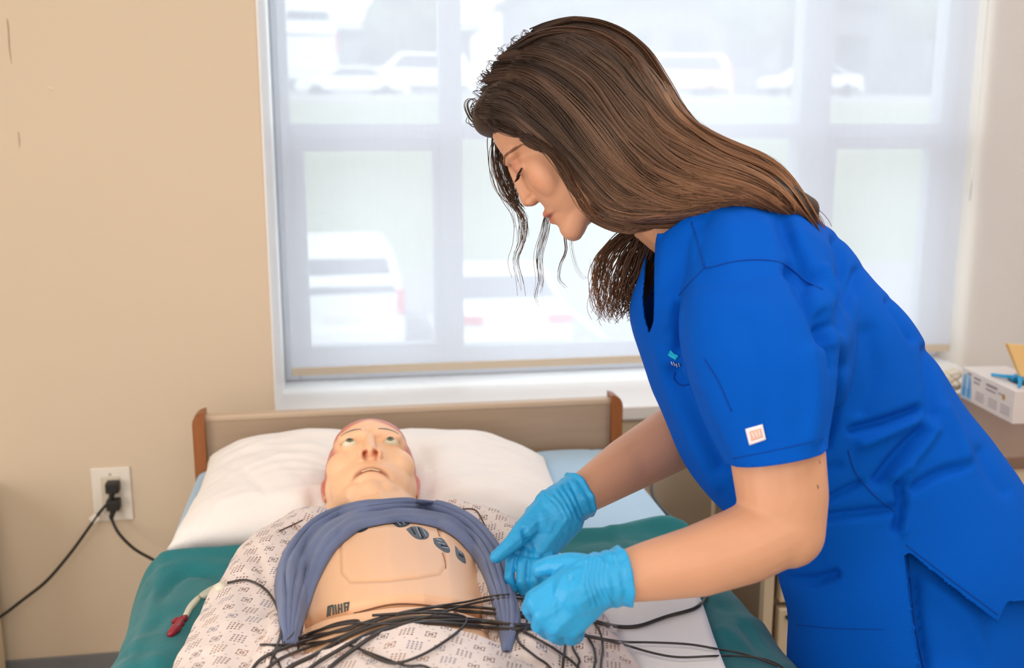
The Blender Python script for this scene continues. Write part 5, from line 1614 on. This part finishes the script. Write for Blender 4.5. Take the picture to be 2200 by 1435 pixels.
# locks lying on top of the hair surface
def slock(s0, a, b, n_st, spread, amp, fq, off=0.0, r=.0008, warm=1.0):
    i0 = min(int(s0), 7); f = s0 - i0
    g = GA[i0] * (1 - f) + GA[i0 + 1] * f
    ph0 = random.uniform(0, 6.28)
    for k in range(n_st):
        n = 30; t = np.linspace(a, b, n); tl = np.linspace(0, 1, n)
        sp = random.gauss(0, spread); e = random.gauss(0, .15)
        X = np.interp(t * 29, np.arange(30), g[:, 0]) + sp * .5 + amp * .6 * np.sin(ph0 + e + fq * 6.28 * tl)
        Y = np.interp(t * 29, np.arange(30), g[:, 1]) + off * tl + sp * (.5 + .9 * tl) + amp * np.sin(ph0 + e + fq * 6.28 * tl) * np.clip(tl * 3, 0, 1)
        L = []; last = 1.37
        for x, y in zip(X, Y):
            h = hcst.hit(x, y)
            if h is not None:
                d = (h - CAM).dot(FW); last = last + max(-.02, min(.02, d - last))
            L.append(np.array(P(x, y, last - .010 - abs(sp) * .0001)))
        L = np.array(L)
        for _ in range(3): L[1:-1] = L[1:-1] * .4 + (L[:-2] + L[2:]) * .3
        lines.append(L); rad.append(np.interp(tl, [0, .1, .8, 1], [.0002, .0009, .0008, .0002]) * r / .0008)
        tone = random.uniform(.65, 1.25)
        cl_.append(np.array([ramp_col(min(1, q * warm), min(1, s0 / 8)) for q in t]) * tone)
for (s0, a, b, n_, sp, am_, fq_, off_) in ((1.2, .35, 1.0, 26, 5, 9, 1.1, 10), (2.3, .25, .95, 30, 6, 10, 1.2, -6), (3.1, .4, 1.0, 30, 6, 11, 1.0, 8), (3.9, .3, 1.0, 30, 6, 9, 1.3, -8),
        (4.6, .35, 1.0, 34, 6, 12, 1.1, 10), (5.4, .3, 1.0, 30, 5, 9, 1.2, 4), (6.2, .4, 1.0, 30, 5, 8, 1.2, -4), (7.0, .35, 1.0, 26, 4, 7, 1.1, 6), (7.8, .4, 1.0, 20, 3, 6, 1.2, -5), (0.4, .3, .9, 24, 4, 7, .9, 6)):
    slock(s0, a, b, n_, sp, am_, fq_, off_)
lock([(1600, 385), (1660, 398), (1710, 430), (1745, 468), (1762, 515)], 1.33, 1.325, 60, 9, .0008, 6, .0, 1.2, cf=1)
lock([(1560, 400), (1640, 420), (1700, 450), (1738, 485), (1752, 520)], 1.315, 1.315, 50, 8, .0008, 6, .0, 1.2, cf=1)
lock([(1470, 360), (1560, 372), (1630, 388), (1700, 420), (1740, 470)], 1.31, 1.315, 40, 9, .0008, 8, .0, 1.2, cf=1.2)
# flyaways above and behind
for k in range(36):
    s = random.uniform(6.8, 8); i = min(int(s), 7); f = s - i
    g = GA[i] * (1 - f) + GA[i + 1] * f
    a, b = sorted((random.randint(0, 22), random.randint(8, 29)))
    if b - a < 6: continue
    o_ = random.uniform(2, 12)
    pts = [(g[j][0] + o_ * .6 * math.sin((j - a) / (b - a) * 3.14), g[j][1] - o_ * math.sin((j - a) / (b - a) * 3.14)) for j in range(a, b + 1, max(1, (b - a) // 5))]
    lock(pts, 1.375, 1.37, 1, 1, .00035, 2, .3)
fs = obj('loose_locks', tubes('loose_locks', lines, rad, 3, cl_), M_hair, hair)
fs['label'] = 'loose curly wisps around face and neck'

# ------------------------------------------------------------------ outlet and plugs
oz = PY(241, 1060, WY)
ol = thing('wall_outlet', 'cream wall outlet plate with two black plugs, left of the bed', 'outlet', (oz.x, WY, oz.z))
x0, x1 = PY(199, 1060, WY).x, PY(284, 1060, WY).x
z1, z0 = PY(241, 1003, WY).z, PY(241, 1117, WY).z
obj('cover_plate', box('cover_plate', (x0, WY - .006, z0), (x1, WY, z1), .003), M_white, ol)
bm = bmesh.new(); add_box(bm, (oz.x - .022, WY - .009, oz.z - .045), (oz.x + .022, WY - .004, oz.z + .045), .003)
obj('socket_face', bm_mesh('socket_face', bm), mat('socket_cream', (214, 202, 184), .5), ol)
bm = bmesh.new(); add_cyl(bm, (oz.x, WY - .0075, z1 - .016), (oz.x, WY - .005, z1 - .016), .003, n=12)
obj('screw', bm_mesh('screw', bm), M_chrome, ol)
def plug(px, py, cordpts, label, tagp=None):
    c = PY(px, py, WY - .02)
    t = thing('power_cord', label, 'power cord', c)
    bm = bmesh.new(); add_box(bm, (c.x - .015, WY - .038, c.z - .013), (c.x + .015, WY - .009, c.z + .013), .004)
    add_cyl(bm, (c.x, WY - .03, c.z - .008), (c.x - .006, WY - .034, c.z - .034), .008, .004, 12)
    obj('plug', bm_mesh('plug', bm, False), M_black, t)
    L = [np.array((c.x - .006, WY - .034, c.z - .03))] + [np.array(PY(x, y, yy)) for x, y, yy in cordpts]
    obj('cord', tubes('cord', [catmull(L, 50)], [.0036], 8), M_black, t)
    if tagp:
        a = PY(tagp[0], tagp[1], WY - .03)
        bm = bmesh.new(); add_box(bm, (-.009, -.002, -.010), (.009, .002, .010), .002, mat=Matrix.Translation(a) @ Matrix.Rotation(.9, 4, 'Y'))
        obj('cord_tag', bm_mesh('cord_tag', bm), M_white, t)
plug(243, 1045, [(215, 1100, WY - .03), (190, 1135, WY - .03), (150, 1190, WY - .03), (100, 1248, WY - .04), (50, 1288, WY - .05), (5, 1322, WY - .06), (-40, 1350, WY - .08)], 'black power cord from the upper plug running down left', (203, 1114))
plug(245, 1082, [(238, 1110, WY - .03), (255, 1145, WY - .05), (290, 1180, WY - .10), (342, 1210, WY - .18), (380, 1240, WY - .25)], 'black power cord from the lower plug running to the bed')

# cabinet at the left frame edge (only its side edge shows)
lx = PY(17, 1435, 2.42).x
lc = thing('side_cabinet', 'cream cabinet edge at the far left of the frame, by the baseboard', 'cabinet', (lx - .25, 2.2, 0))
ztop = PY(0, 1080, 2.10).z
ztop = .62
obj('cabinet_body', box('cb', (lx - .5, 2.10, .03), (lx, 2.41, ztop), .004), M_cab, lc)
obj('cabinet_top', box('ct', (lx - .51, 2.09, ztop), (lx + .004, 2.42, ztop + .02), .003), M_cab, lc)
obj('cabinet_base', box('cbb', (lx - .49, 2.12, 0), (lx - .01, 2.40, .03)), M_cabd, lc)

# ------------------------------------------------------------------ bedside cabinet (right)
CZT = .776
cx0 = PY(1640, 1300, 1.87).x
cab = thing('bedside_cabinet', 'beige metal drawer cabinet with brown top behind the woman', 'cabinet', (cx0 + .45, 2.1, 0))
cx1 = EX - .03
cy0, cy1 = 1.87, 2.31
obj('cabinet_top', box('ct', (cx0 - .01, cy0 - .03, CZT - .028), (cx1, cy1 + .02, CZT), .004), M_cabtop, cab)
for x in (cx0, cx1 - .022):
    for y in (cy0, 2.17):
        obj('post', box('post', (x, y, .0), (x + .022, y + .022, CZT - .028), .002), M_cab, cab)
obj('side_panel', box('sp', (cx0 + .004, cy0 + .022, .08), (cx0 + .010, 2.17, CZT - .03)), M_cabd, cab)
obj('back_panel', box('bp', (cx0 + .01, 2.18, .08), (cx1 - .01, 2.186, CZT - .03)), M_cab, cab)
zc = [PY(1680, y, cy0).z for y in (1108, 1296, 1302)]
obj('carcass', box('cc', (cx0 + .022, cy0 + .02, .08), (cx1 - .022, 2.17, CZT - .03)), M_cabd, cab)
zs = [(.09, .285), (.29, PY(1680, 1303, cy0).z), (PY(1680, 1297, cy0).z, CZT - .032)]
for a, b in zs:
    d_ = obj('drawer', box('drawer', (cx0 + .034, cy0 - .004, a + .004), (cx1 - .03, cy0 + .019, b - .004), .004), M_cab, cab)
    for zz in (a + .022, b - .022):
        bm = bmesh.new(); add_cyl(bm, (cx0 + .052, cy0 - .010, zz), (cx0 + .052, cy0, zz), .0045, n=12)
        obj('screw', bm_mesh('screw', bm), M_black, d_)
    bm = bmesh.new(); add_box(bm, (cx0 + .30, cy0 - .022, (a + b) / 2 - .008), (cx0 + .46, cy0 - .004, (a + b) / 2 + .008), .004)
    obj('handle', bm_mesh('handle', bm), M_chrome, d_)

# glove carton
A = PZ(2062, 852, CZT); B = PZ(2240, 946, CZT)
ex = (B - A); ex.z = 0; Lb = .245; ex.normalize()
ey = Vector((-ex.y, ex.x, 0))
hbx = .078
gb_ = thing('glove_box', 'pale glove carton with blue hand pictures on the cabinet top', 'box', A)
MB = Matrix.Translation(A) @ Matrix((ex, ey, Vector((0, 0, 1)))).transposed().to_4x4()
obj('carton', box('carton', (0, 0, 0), (Lb, .115, hbx), .0015, mat=MB), M_box, gb_)
def face_mesh(nm, polys, m, y=-.0006):
    V, F = [], []
    for p in polys:
        k = len(V); V += [MB @ Vector((x, y, z)) for x, z in p]; F.append(tuple(range(k, k + len(p))))
    o = obj(nm, mesh_pd(nm, V, F, False), m, gb_)
    return o
face_mesh('printed_panel', [[(.004, .004), (.056, .004), (.050, .050), (.038, .072), (.008, .06)]], M_printlb, -.0004)
hands = []
for cx, s in ((.018, 1), (.042, 1)):
    hands.append([(cx - .008, .008), (cx + .008, .008), (cx + .009, .030), (cx + .006, .034), (cx + .003, .062), (cx - .001, .062), (cx - .004, .032), (cx - .009, .028)])
o = face_mesh('printed_hands', hands, M_printb, -.0008); o['label'] = 'blue glove pictures'
bars = [[(x, z), (x + w, z), (x + w, z + h), (x, z + h)] for x, z, w, h in ((.030, .066, .02, .004), (.062, .062, .032, .005), (.062, .052, .028, .004), (.120, .060, .05, .006), (.120, .050, .045, .004), (.175, .054, .03, .003))]
face_mesh('printed_text', bars, M_print, -.0008)
face_mesh('gold_seal', [[(.200 + .006 * math.cos(t), .052 + .007 * math.sin(t)) for t in np.linspace(0, 6.28, 14)[:-1]]], M_gold, -.0009)
bars = [[(x, z), (x + w, z), (x + w, z + .0018), (x, z + .0018)] for x in (.075, .135, .19) for z in (.014, .020, .026, .032) for w in (.04,)]
face_mesh('small_print', bars, M_print, -.0008)
# opening on top with a glove spilling out
V = [MB @ Vector((.165 + .045 * math.cos(t), .058 + .022 * math.sin(t), hbx + .0006)) for t in np.linspace(0, 6.28, 24)[:-1]]
obj('box_opening', mesh_pd('box_opening', V, [tuple(range(len(V)))], False), mat('slot_dark', (70, 74, 84), .8), gb_)
def spill(bm):
    q = lambda x, y, z: MB @ Vector((x, y, z))
    chain(bm, [(q(.150, .058, hbx - .004), (.016, .012, .008)), (q(.165, .05, hbx + .014), (.014, .010, .008)), (q(.185, .045, hbx + .022), (.012, .010, .006))])
    chain(bm, [(q(.165, .05, hbx + .012), .006), (q(.135, .03, hbx + .008), .0045), (q(.105, .02, hbx + .005), .0038)])
    chain(bm, [(q(.18, .05, hbx + .02), .006), (q(.195, .06, hbx + .034), .0045)])
    chain(bm, [(q(.185, .045, hbx + .02), .007), (q(.21, .03, hbx + .012), .005), (q(.225, .02, hbx + .006), .004)])
o = obj('loose_glove', blob('loose_glove', spill, .0016, 2), M_glove)
tag(o, 'blue glove spilling from the top of the carton', 'glove')
# manila card standing behind
cp = [PZ(2182, 800, CZT + hbx), ]
c0 = MB @ Vector((.150, .1, hbx))
def card(bm):
    pass
Vv = []
y_ = (MB @ Vector((.18, .095, 0))).y
for x, y in ((2186, 806), (2172, 770), (2158, 737), (2200, 741), (2250, 752), (2262, 790), (2240, 812)):
    Vv.append(PY(x, y, y_))
m = mesh_pd('card', Vv, [tuple(range(len(Vv)))], False)
o = obj('manila_card', m, M_yellow); so = o.modifiers.new('s', 'SOLIDIFY'); so.thickness = .012
tag(o, 'folded manila yellow card standing on the glove carton', 'card')
# crumpled gauze left of the carton
gp = PZ(2045, 846, CZT)
def gz(bm):
    for k in range(14):
        a = random.uniform(0, 6.28); r = random.uniform(0, .020)
        ell(bm, (gp.x + r * math.cos(a) * 1.1, gp.y + .01 + r * math.sin(a), CZT + .018 + random.uniform(0, .034)), (random.uniform(.012, .018), random.uniform(.012, .018), random.uniform(.010, .017)))
gme_ = blob('gauze', gz, .002, 1)
folds(gme_, [], wr=.006, wscale=60)
c_ = cos(gme_); c_[:, 2] = np.maximum(c_[:, 2], CZT + .0005); setcos(gme_, c_)
o = obj('gauze', gme_, M_gauze); tag(o, 'crumpled off-white gauze ball beside the glove carton', 'gauze')
